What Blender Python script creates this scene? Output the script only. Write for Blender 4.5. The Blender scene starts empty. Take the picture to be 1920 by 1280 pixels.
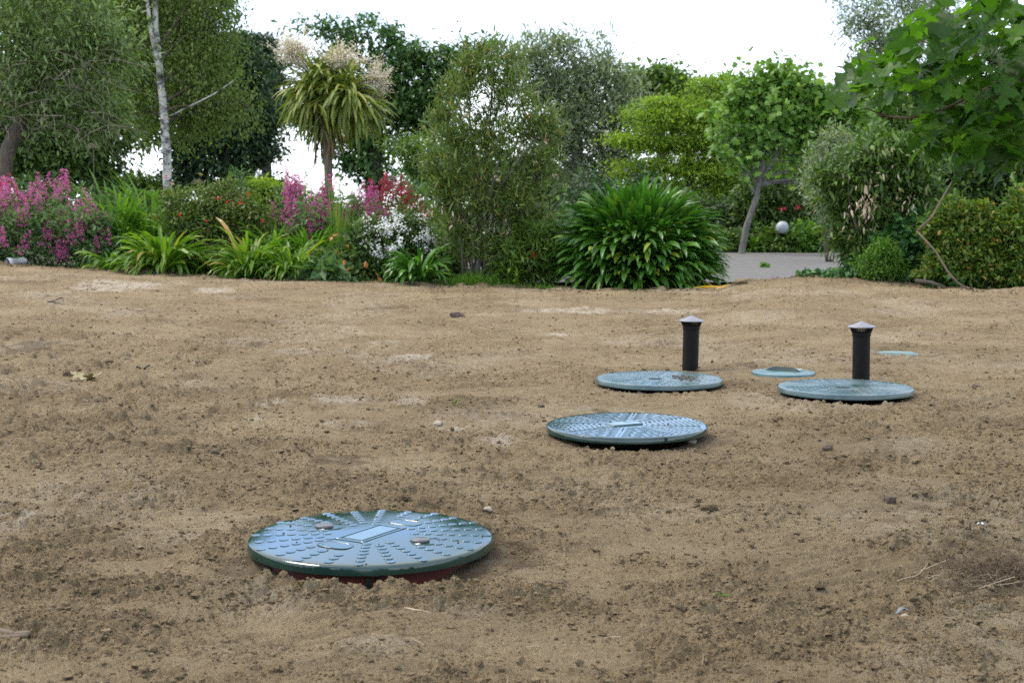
import bpy, math
import numpy as np
from mathutils import Vector

SC = bpy.context.scene
COL = SC.collection
RNG = np.random.default_rng(7)
R = math.radians
SUN_EL, SUN_AZ = 56.0, -62.0      # azimuth measured from +Y towards +X

# ------------------------------------------------------------------ camera
CAM_Z = 1.13
PITCH = math.atan((640 - 388) / 2667.0)
cd = bpy.data.cameras.new("camera")
cam = bpy.data.objects.new("camera", cd)
COL.objects.link(cam)
cam.location = (0, 0, CAM_Z)
cam.rotation_euler = (math.pi / 2 - PITCH, 0, 0)
cd.lens = 50.0
cd.sensor_width = 36.0
cd.clip_start = 0.05
cd.clip_end = 3000
cd.dof.use_dof = True
cd.dof.focus_distance = 6.3
cd.dof.aperture_fstop = 6.3
SC.camera = cam

# ------------------------------------------------------------------ sky and sun
w = bpy.data.worlds.new("World")
SC.world = w
w.use_nodes = True
nt = w.node_tree
nt.nodes.clear()
wo = nt.nodes.new("ShaderNodeOutputWorld")
bg = nt.nodes.new("ShaderNodeBackground")
sky = nt.nodes.new("ShaderNodeTexSky")
sky.sky_type = 'NISHITA'
sky.sun_disc = False
sky.sun_elevation = R(SUN_EL)
sky.sun_rotation = R(SUN_AZ)
sky.air_density = 1.0
sky.dust_density = 2.0
sky.ozone_density = 1.0
tc = nt.nodes.new("ShaderNodeTexCoord")
sep = nt.nodes.new("ShaderNodeSeparateXYZ")
nt.links.new(tc.outputs["Generated"], sep.inputs[0])
cn = nt.nodes.new("ShaderNodeTexNoise")
cn.inputs["Scale"].default_value = 2.6
cn.inputs["Detail"].default_value = 6
cn.inputs["Roughness"].default_value = 0.55
nt.links.new(tc.outputs["Generated"], cn.inputs["Vector"])
cr = nt.nodes.new("ShaderNodeValToRGB")      # how much cloud hides the blue
cr.color_ramp.elements[0].position = 0.36
cr.color_ramp.elements[0].color = (0.55, 0.55, 0.55, 1)
cr.color_ramp.elements[1].position = 0.62
cr.color_ramp.elements[1].color = (1, 1, 1, 1)
nt.links.new(cn.outputs["Fac"], cr.inputs[0])
mx = nt.nodes.new("ShaderNodeMix")
mx.data_type = 'RGBA'
nt.links.new(cr.outputs[0], mx.inputs[0])
nt.links.new(sky.outputs[0], mx.inputs[6])
er = nt.nodes.new("ShaderNodeValToRGB")      # the cloud thins and takes on blue with height
er.color_ramp.elements[0].position = 0.08
er.color_ramp.elements[0].color = (0.70, 0.76, 0.82, 1)
er.color_ramp.elements[1].position = 0.21
er.color_ramp.elements[1].color = (0.30, 0.49, 0.88, 1)
e4 = er.color_ramp.elements.new(0.42)
e4.color = (0.60, 0.63, 0.68, 1)
e3 = er.color_ramp.elements.new(0.8)
e3.color = (0.66, 0.67, 0.69, 1)
nt.links.new(sep.outputs[2], er.inputs[0])
vm = nt.nodes.new("ShaderNodeVectorMath")
vm.operation = 'SCALE'
vm.inputs[3].default_value = 15.0
nt.links.new(er.outputs[0], vm.inputs[0])
nt.links.new(vm.outputs[0], mx.inputs[7])
nt.links.new(mx.outputs[2], bg.inputs[0])
bg.inputs[1].default_value = 0.13
nt.links.new(bg.outputs[0], wo.inputs[0])

sl = bpy.data.lights.new("sun", 'SUN')
sl.energy = 1.9
sl.angle = R(18)
sl.color = (1.0, 0.92, 0.80)
so = bpy.data.objects.new("sun", sl)
COL.objects.link(so)
sd = Vector((math.sin(R(SUN_AZ)) * math.cos(R(SUN_EL)), math.cos(R(SUN_AZ)) * math.cos(R(SUN_EL)), math.sin(R(SUN_EL))))
so.rotation_euler = sd.to_track_quat('Z', 'Y').to_euler()
so.location = (-20, 10, 30)

SC.view_settings.view_transform = 'Standard'
SC.view_settings.look = 'None'
SC.view_settings.exposure = 0.75
SC.view_settings.gamma = 1
SC.render.engine = 'CYCLES'
cy = SC.cycles
cy.max_bounces = 7
cy.diffuse_bounces = 3
cy.glossy_bounces = 3
cy.transmission_bounces = 4
cy.transparent_max_bounces = 4
cy.caustics_reflective = False
cy.caustics_refractive = False
cy.use_denoising = False

# ------------------------------------------------------------------ helpers
F = 2667.0
CA, SA = math.cos(PITCH), math.sin(PITCH)


def at(px, py, Y):
    """the point at distance Y that the photograph shows at (px, py)"""
    u, v = (px - 960) / F, (640 - py) / F
    dy = CA + v * SA
    dz = -SA + v * CA
    k = Y / dy
    return np.array([u * k, Y, CAM_Z + dz * k])


def pix(Y):
    return Y / F


def mesh_np(name, V, Fc, smooth=False):
    V = np.ascontiguousarray(V, np.float32)
    Fc = np.ascontiguousarray(Fc, np.int32)
    m, k = Fc.shape
    me = bpy.data.meshes.new(name)
    me.vertices.add(len(V))
    me.vertices.foreach_set("co", V.ravel())
    me.loops.add(m * k)
    me.loops.foreach_set("vertex_index", Fc.ravel())
    me.polygons.add(m)
    me.polygons.foreach_set("loop_start", np.arange(0, m * k, k, dtype=np.int32))
    me.polygons.foreach_set("use_smooth", np.full(m, bool(smooth)))
    me.update(calc_edges=True)
    return me


class MB:
    """collects triangles; build() links them as one mesh object"""

    def __init__(self):
        self.V, self.F, self.n = [], [], 0

    def add(self, V, Fc):
        V = np.asarray(V, float)
        Fc = np.asarray(Fc, int)
        if Fc.shape[1] == 4:
            Fc = np.concatenate([Fc[:, [0, 1, 2]], Fc[:, [0, 2, 3]]])
        self.V.append(V)
        self.F.append(Fc + self.n)
        self.n += len(V)
        return self

    def tube(self, P, r, sides=6, cap=True):
        P = np.asarray(P, float)
        n = len(P)
        r = np.broadcast_to(np.asarray(r, float), (n,))
        T = np.gradient(P, axis=0)
        T /= np.linalg.norm(T, axis=1, keepdims=True) + 1e-9
        ref = np.array([0.31, 0.17, 1.0]) if abs(T[0, 2]) < .8 else np.array([1.0, .2, .1])
        A = np.cross(T, ref)
        A /= np.linalg.norm(A, axis=1, keepdims=True) + 1e-9
        B = np.cross(T, A)
        th = np.arange(sides) * 2 * np.pi / sides
        V = P[:, None] + r[:, None, None] * (np.cos(th)[None, :, None] * A[:, None] + np.sin(th)[None, :, None] * B[:, None])
        i = np.arange(n - 1)[:, None] * sides
        j = np.arange(sides)[None]
        k = (j + 1) % sides
        Q = np.stack([i + j, i + k, i + sides + k, i + sides + j], -1).reshape(-1, 4)
        V = V.reshape(-1, 3)
        Tt = np.concatenate([Q[:, [0, 1, 2]], Q[:, [0, 2, 3]]])
        if cap:
            V = np.concatenate([V, P[:1], P[-1:]])
            c0, c1 = n * sides, n * sides + 1
            jj = np.arange(sides)
            kk = (jj + 1) % sides
            Tt = np.concatenate([Tt, np.stack([kk, jj, np.full(sides, c0)], -1),
                                 np.stack([(n - 1) * sides + jj, (n - 1) * sides + kk, np.full(sides, c1)], -1)])
        return self.add(V, Tt)

    def lathe(self, prof, sides=64, loc=(0, 0, 0)):
        prof = np.asarray(prof, float)
        n = len(prof)
        th = np.arange(sides) * 2 * np.pi / sides
        V = np.stack([prof[:, None, 0] * np.cos(th), prof[:, None, 0] * np.sin(th), np.broadcast_to(prof[:, None, 1], (n, sides))], -1)
        i = np.arange(n - 1)[:, None] * sides
        j = np.arange(sides)[None]
        k = (j + 1) % sides
        Q = np.stack([i + j, i + k, i + sides + k, i + sides + j], -1).reshape(-1, 4)
        return self.add(V.reshape(-1, 3) + np.asarray(loc), Q)

    def box(self, c, half, rot=0.0, top=1.0):
        """a box whose top is scaled by `top`"""
        hx, hy, hz = half
        V = np.array([[-hx, -hy, -hz], [hx, -hy, -hz], [hx, hy, -hz], [-hx, hy, -hz],
                      [-hx * top, -hy * top, hz], [hx * top, -hy * top, hz], [hx * top, hy * top, hz], [-hx * top, hy * top, hz]])
        c_, s_ = math.cos(rot), math.sin(rot)
        V[:, :2] = V[:, :2] @ np.array([[c_, s_], [-s_, c_]])
        Q = [[0, 3, 2, 1], [4, 5, 6, 7], [0, 1, 5, 4], [1, 2, 6, 5], [2, 3, 7, 6], [3, 0, 4, 7]]
        return self.add(V + np.asarray(c), Q)

    def scatter(self, TV, TF, M, T):
        """copies of a template: M (N,3,3) rows are the template axes scaled, T (N,3)"""
        N = len(T)
        if N == 0:
            return self
        V = np.einsum('vi,nij->nvj', TV, M) + T[:, None]
        Fc = TF[None] + (np.arange(N) * len(TV))[:, None, None]
        return self.add(V.reshape(-1, 3), Fc.reshape(-1, TF.shape[1]))

    def build(self, name, mat, parent=None, smooth=False):
        V = np.concatenate(self.V)
        Fc = np.concatenate(self.F)
        o = bpy.data.objects.new(name, None)
        if parent is not None:
            V = V - np.array(world_loc(parent))
        me = mesh_np(name, V, Fc, smooth)
        bpy.data.objects.remove(o)
        o = bpy.data.objects.new(name, me)
        if mat:
            me.materials.append(mat)
        COL.objects.link(o)
        if parent is not None:
            o.parent = parent
        return o


def world_loc(o):
    l = Vector(o.location)
    while o.parent is not None:
        o = o.parent
        l = l + Vector(o.location)
    return l


def tag(o, label=None, cat=None, group=None, kind=None):
    if label: o["label"] = label
    if cat: o["category"] = cat
    if group: o["group"] = group
    if kind: o["kind"] = kind
    return o


def thing(name, label, cat, loc=(0, 0, 0), group=None):
    o = bpy.data.objects.new(name, None)
    COL.objects.link(o)
    o.location = [float(c) for c in loc]
    o.empty_display_size = .1
    return tag(o, label, cat, group)


def frames(a, up=None, rng=RNG):
    """(N,3,3) row frames with x along a and z near up, y across"""
    a = a / (np.linalg.norm(a, axis=1, keepdims=True) + 1e-9)
    if up is None:
        up = rng.normal(size=a.shape)
        up[:, 2] = np.abs(up[:, 2]) + .4
    z = up - (up * a).sum(1, keepdims=True) * a
    z /= np.linalg.norm(z, axis=1, keepdims=True) + 1e-9
    y = np.cross(z, a)
    return np.stack([a, y, z], 1)


# ------------------------------------------------------------------ noise
def h2(ix, iy, seed):
    ix = ix.astype(np.int64); iy = iy.astype(np.int64)
    h = (ix * 374761393 + iy * 668265263 + seed * 1442695041) & 0xffffffff
    h = ((h ^ (h >> 13)) * 1274126177) & 0xffffffff
    h = ((h ^ (h >> 16)) * 2246822519) & 0xffffffff
    return ((h ^ (h >> 15)) & 0xffffff).astype(np.float32) / 16777216.0


def pn(x, y, seed=0):
    """gradient noise about -0.7..0.7"""
    xi, yi = np.floor(x), np.floor(y)
    fx, fy = (x - xi), (y - yi)
    u = fx * fx * fx * (fx * (fx * 6 - 15) + 10)
    v = fy * fy * fy * (fy * (fy * 6 - 15) + 10)
    out = 0
    for dx, dy, wgt in ((0, 0, (1 - u) * (1 - v)), (1, 0, u * (1 - v)), (0, 1, (1 - u) * v), (1, 1, u * v)):
        a = h2(xi + dx, yi + dy, seed) * 6.2832
        out = out + wgt * (np.cos(a) * (fx - dx) + np.sin(a) * (fy - dy))
    return out * 1.4


def lumps(x, y, seed, fill=.6):
    """rounded lumps, one in most cells, 0..1"""
    xi, yi = np.floor(x), np.floor(y)
    out = np.zeros(np.shape(x), np.float32)
    for dx in (-1, 0, 1):
        for dy in (-1, 0, 1):
            cx, cy = xi + dx, yi + dy
            a, b, c = h2(cx, cy, seed), h2(cx, cy, seed + 1), h2(cx, cy, seed + 2)
            r = .18 + .5 * c * c
            q = ((x - cx - a) ** 2 + (y - cy - b) ** 2) / (r * r)
            hgt = np.sqrt(np.clip(1 - q, 0, 1)) * r * (h2(cx, cy, seed + 3) < fill)
            out = np.maximum(out, hgt)
    return out


def smooth(t):
    t = np.clip(t, 0, 1)
    return t * t * (3 - 2 * t)


# ------------------------------------------------------------------ terrain
EDGE = [(-900, 480, 23), (-300, 488, 21.5), (0, 497, 20.5), (240, 509, 20), (400, 518, 19.6), (550, 527, 19.3), (700, 532, 19.1), (1000, 539, 18.6),
        (1040, 544, 18.0), (1180, 546, 17.9), (1340, 542, 18.0), (1390, 529, 18.6), (1500, 517, 18.8), (1600, 525, 18.3), (1700, 531, 17.8),
        (1760, 540, 17.4), (1900, 551, 16.6), (2300, 570, 15.0), (3000, 590, 14)]
_es = np.array([(p[0] - 960) / F for p in EDGE])
_ed = np.array([p[2] for p in EDGE], float)
_ez = np.array([at(*p)[2] for p in EDGE])


def De(s): return np.interp(s, _es, _ed)
def Ze(s): return np.interp(s, _es, _ez)


class Lid:
    def __init__(self, px, py, rad, ztop, pit):
        self.d = (CAM_Z - ztop) / ((CAM_Z - at(px, py, 1.0)[2]))
        self.c = at(px, py, self.d)
        self.R, self.z, self.pit = rad, ztop, pit


LIDS = [Lid(696, 999, .40, .062, -.040), Lid(1175, 795, .40, .055, -.02), Lid(1236, 708, .40, .05, -.012), Lid(1585, 724, .40, .055, -.014)]
SMALL = [Lid(1469, 696, .215, .016, 0), Lid(1682, 662, .16, .02, 0)]


def base(x, y):
    yy = np.maximum(y, .3)
    s = x / yy
    d = De(s)
    return Ze(s) * smooth((y - 8.5) / (d - 8.5))


PIPES = [(at(1293.5, 700, 9.84)[0], 9.84), (at(1615, 700, 9.12)[0], 9.12)]


def rough_mask(x, y):
    """1 where the earth is loose and crumbly, near 0 where it is raked and trodden smooth"""
    q = .52 * pn(x / 1.5, y / 1.0, 5) + .5 * pn(x / .55, y / .38, 6) + .30 * pn(x / .17, y / .13, 17) + .12 * pn(x / .06, y / .05, 18)
    return np.clip(.16 + .84 * smooth((q + .26) / .52), .1, 1)


def soil_h(x, y):
    x = np.asarray(x, np.float32); y = np.asarray(y, np.float32)
    wx = x + .12 * pn(x / .5, y / .5, 91)
    wy = y + .12 * pn(x / .5, y / .5, 92)
    h = base(x, y).astype(np.float32)
    h += .036 * pn(wx / 1.7, wy / 1.3, 3) + .027 * pn(wx / .62, wy / .48, 4)
    m = rough_mask(x, y)
    lf = smooth((-x / np.maximum(y, 1) - .12) / .15) * smooth((y - 5.5) / 2) * smooth((14 - y) / 4)   # rough heap on one side
    m = np.clip(m + .5 * lf, 0, 1.2)
    h += m * (.015 * pn(wx / .16, wy / .13, 7) + .010 * pn(wx / .07, wy / .06, 8) + .007 * pn(x / .03, y / .03, 9) * np.clip((11 - y) / 5, 0, 1))
    h += m * .040 * lumps(wx / .085, wy / .085, 20, .30) * (.6 + lf)
    h += (.08 + m) * .028 * lumps(wx / .040, wy / .040, 30, .6) * np.clip((13 - y) / 6, 0, 1)
    h += (.14 + m) * .016 * lumps(wx / .019, wy / .019, 40, .7) * np.clip((6.5 - y) / 2.5, 0, 1)
    h += m * .006 * pn(x / .012, y / .014, 10) * np.clip((5 - y) / 2, 0, 1)
    rk = smooth(.5 + 1.6 * pn(x / 1.1, y / 1.6, 14))
    h += rk * .015 * pn((wx * .94 + wy * .34) / .5, (wy * .94 - wx * .34) / .045, 15) + (1 - rk) * .011 * pn((wx * .8 - wy * .6) / .4, (wy * .8 + wx * .6) / .05, 16)
    for L in LIDS:
        r = np.hypot(x - L.c[0], y - L.c[1])
        front = smooth(((L.c[1] - y) / L.R - .35) / .6)
        wide = .07 * front if L is LIDS[0] else 0
        k = smooth((L.R + .13 + wide - r) / (.17 + .6 * wide))
        pit = L.z - .055 + (L.pit - L.z + .055) * front + .3 * (h - base(x, y))
        h = h * (1 - k) + pit * k
        h += (.010 if L is LIDS[0] else .003) * np.exp(-((r - L.R - .15) / .06) ** 2)
        h = np.where(r < L.R - .06, np.minimum(h, -.12), h)
    for qx, qy in PIPES:
        r = np.hypot(x - qx, y - qy)
        k = smooth((.30 - r) / .2)
        h = h * (1 - k) + (-.012 + .35 * (h - base(x, y))) * k
    for L in SMALL:
        r = np.hypot(x - L.c[0], y - L.c[1])
        k = smooth((L.R + .10 - r) / .12)
        h = h * (1 - k) + (L.z - .018 + .2 * (h - base(x, y))) * k
    return h


def ground_h(x, y):
    """the garden ground beyond and beneath the soil"""
    yy = np.maximum(y, .3)
    s = x / yy
    d = De(s)
    run = np.where(s > .01, 2.0, 9.0)
    out = .05 + (Ze(s) - .08) * smooth(1 - (y - d) / run)
    return np.where(y < d, base(x, y) - .16 * smooth((d - y) / .8) - .03, out)


def gz(x, y): return float(ground_h(np.array([x]), np.array([y]))[0])


# ------------------------------------------------------------------ materials
def new_mat(name):
    m = bpy.data.materials.new(name)
    m.use_nodes = True
    t = m.node_tree
    b = t.nodes["Principled BSDF"]
    return m, t, b


def ramp_node(t, stops, interp='LINEAR'):
    r = t.nodes.new("ShaderNodeValToRGB")
    el = r.color_ramp.elements
    while len(el) < len(stops):
        el.new(.5)
    for e, (p, c) in zip(el, stops):
        e.position = p
        e.color = (*c, 1)
    r.color_ramp.interpolation = interp
    return r


def leaf_mat(name, stops, rough=.5, trans=.35, spec=.4, hue=(1.15, 1.25, .55)):
    """leaves: each leaf takes its own colour off the ramp; light passes through"""
    m, t, b = new_mat(name)
    g = t.nodes.new("ShaderNodeNewGeometry")
    r = ramp_node(t, stops)
    t.links.new(g.outputs["Random Per Island"], r.inputs[0])
    t.links.new(r.outputs[0], b.inputs["Base Color"])
    b.inputs["Roughness"].default_value = rough
    b.inputs["Specular IOR Level"].default_value = spec
    tr = t.nodes.new("ShaderNodeBsdfTranslucent")
    mu = t.nodes.new("ShaderNodeMix"); mu.data_type = 'RGBA'; mu.blend_type = 'MULTIPLY'
    mu.inputs[0].default_value = 1
    t.links.new(r.outputs[0], mu.inputs[6])
    mu.inputs[7].default_value = (*hue, 1)
    t.links.new(mu.outputs[2], tr.inputs[0])
    ms = t.nodes.new("ShaderNodeMixShader")
    ms.inputs[0].default_value = trans
    t.links.new(b.outputs[0], ms.inputs[1])
    t.links.new(tr.outputs[0], ms.inputs[2])
    t.links.new(ms.outputs[0], t.nodes["Material Output"].inputs[0])
    return m


def plain_mat(name, c, rough=.6, noise=None, c2=None, spec=.5, metal=0, bump=0, stretch=(1, 1, 1), lo=.32, hi=.68):
    m, t, b = new_mat(name)
    b.inputs["Base Color"].default_value = (*c, 1)
    b.inputs["Roughness"].default_value = rough
    b.inputs["Specular IOR Level"].default_value = spec
    b.inputs["Metallic"].default_value = metal
    if noise:
        co = t.nodes.new("ShaderNodeTexCoord")
        mp = t.nodes.new("ShaderNodeMapping")
        mp.inputs["Scale"].default_value = stretch
        t.links.new(co.outputs["Object"], mp.inputs[0])
        n = t.nodes.new("ShaderNodeTexNoise")
        n.inputs["Scale"].default_value = noise
        n.inputs["Detail"].default_value = 8
        n.inputs["Roughness"].default_value = .65
        t.links.new(mp.outputs[0], n.inputs["Vector"])
        r = ramp_node(t, [(lo, c), (hi, c2 or c)])
        t.links.new(n.outputs["Fac"], r.inputs[0])
        t.links.new(r.outputs[0], b.inputs["Base Color"])
        if bump:
            bp = t.nodes.new("ShaderNodeBump")
            bp.inputs["Strength"].default_value = bump
            bp.inputs["Distance"].default_value = .01
            t.links.new(n.outputs["Fac"], bp.inputs["Height"])
            t.links.new(bp.outputs[0], b.inputs["Normal"])
    return m


def soil_mat(name, use_attr=True):
    m, t, b = new_mat(name)
    L = t.links
    co = t.nodes.new("ShaderNodeTexCoord")

    def noise(scale, detail=6, rough=.6):
        n = t.nodes.new("ShaderNodeTexNoise")
        n.inputs["Scale"].default_value = scale
        n.inputs["Detail"].default_value = detail
        n.inputs["Roughness"].default_value = rough
        L.new(co.outputs["Object"], n.inputs["Vector"])
        return n

    def mix(fac, a, bb, mode='MIX'):
        x = t.nodes.new("ShaderNodeMix"); x.data_type = 'RGBA'; x.blend_type = mode
        for i, v in ((0, fac), (6, a), (7, bb)):
            if isinstance(v, (int, float)): x.inputs[i].default_value = v
            elif isinstance(v, tuple): x.inputs[i].default_value = (*v, 1)
            else: L.new(v, x.inputs[i])
        return x.outputs[2]
    big = ramp_node(t, [(.30, SOIL_A), (.52, SOIL_B), (.72, SOIL_C)])
    L.new(noise(1.1, 10, .68).outputs["Fac"], big.inputs[0])
    fine = ramp_node(t, [(.30, (.58, .56, .53)), (.5, (1, 1, 1)), (.70, (1.30, 1.29, 1.27))])
    L.new(noise(30, 10, .82).outputs["Fac"], fine.inputs[0])
    c = mix(1.0, big.outputs[0], fine.outputs[0], 'MULTIPLY')
    if use_attr:
        a1 = t.nodes.new("ShaderNodeAttribute"); a1.attribute_name = "chalk"
        a2 = t.nodes.new("ShaderNodeAttribute"); a2.attribute_name = "dark_soil"
        a3 = t.nodes.new("ShaderNodeAttribute"); a3.attribute_name = "packed"
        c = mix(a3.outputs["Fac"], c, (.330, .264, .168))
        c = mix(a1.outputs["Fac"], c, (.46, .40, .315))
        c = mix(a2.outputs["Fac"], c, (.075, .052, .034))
    else:
        g = t.nodes.new("ShaderNodeNewGeometry")
        rr = ramp_node(t, [(0, (.92, .91, .89)), (.6, (1.1, 1.1, 1.1)), (1, (1.3, 1.29, 1.27))])
        L.new(g.outputs["Random Per Island"], rr.inputs[0])
        c = mix(1.0, c, rr.outputs[0], 'MULTIPLY')
    L.new(c, b.inputs["Base Color"])
    b.inputs["Roughness"].default_value = .95
    b.inputs["Specular IOR Level"].default_value = .15
    b1 = t.nodes.new("ShaderNodeBump")
    b1.inputs["Strength"].default_value = 1.0
    b1.inputs["Distance"].default_value = .020
    L.new(noise(95, 5, .7).outputs["Fac"], b1.inputs["Height"])
    b2 = t.nodes.new("ShaderNodeBump")
    b2.inputs["Strength"].default_value = .9
    b2.inputs["Distance"].default_value = .035
    L.new(noise(24, 8, .72).outputs["Fac"], b2.inputs["Height"])
    L.new(b2.outputs[0], b1.inputs["Normal"])
    L.new(b1.outputs[0], b.inputs["Normal"])
    return m


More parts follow.
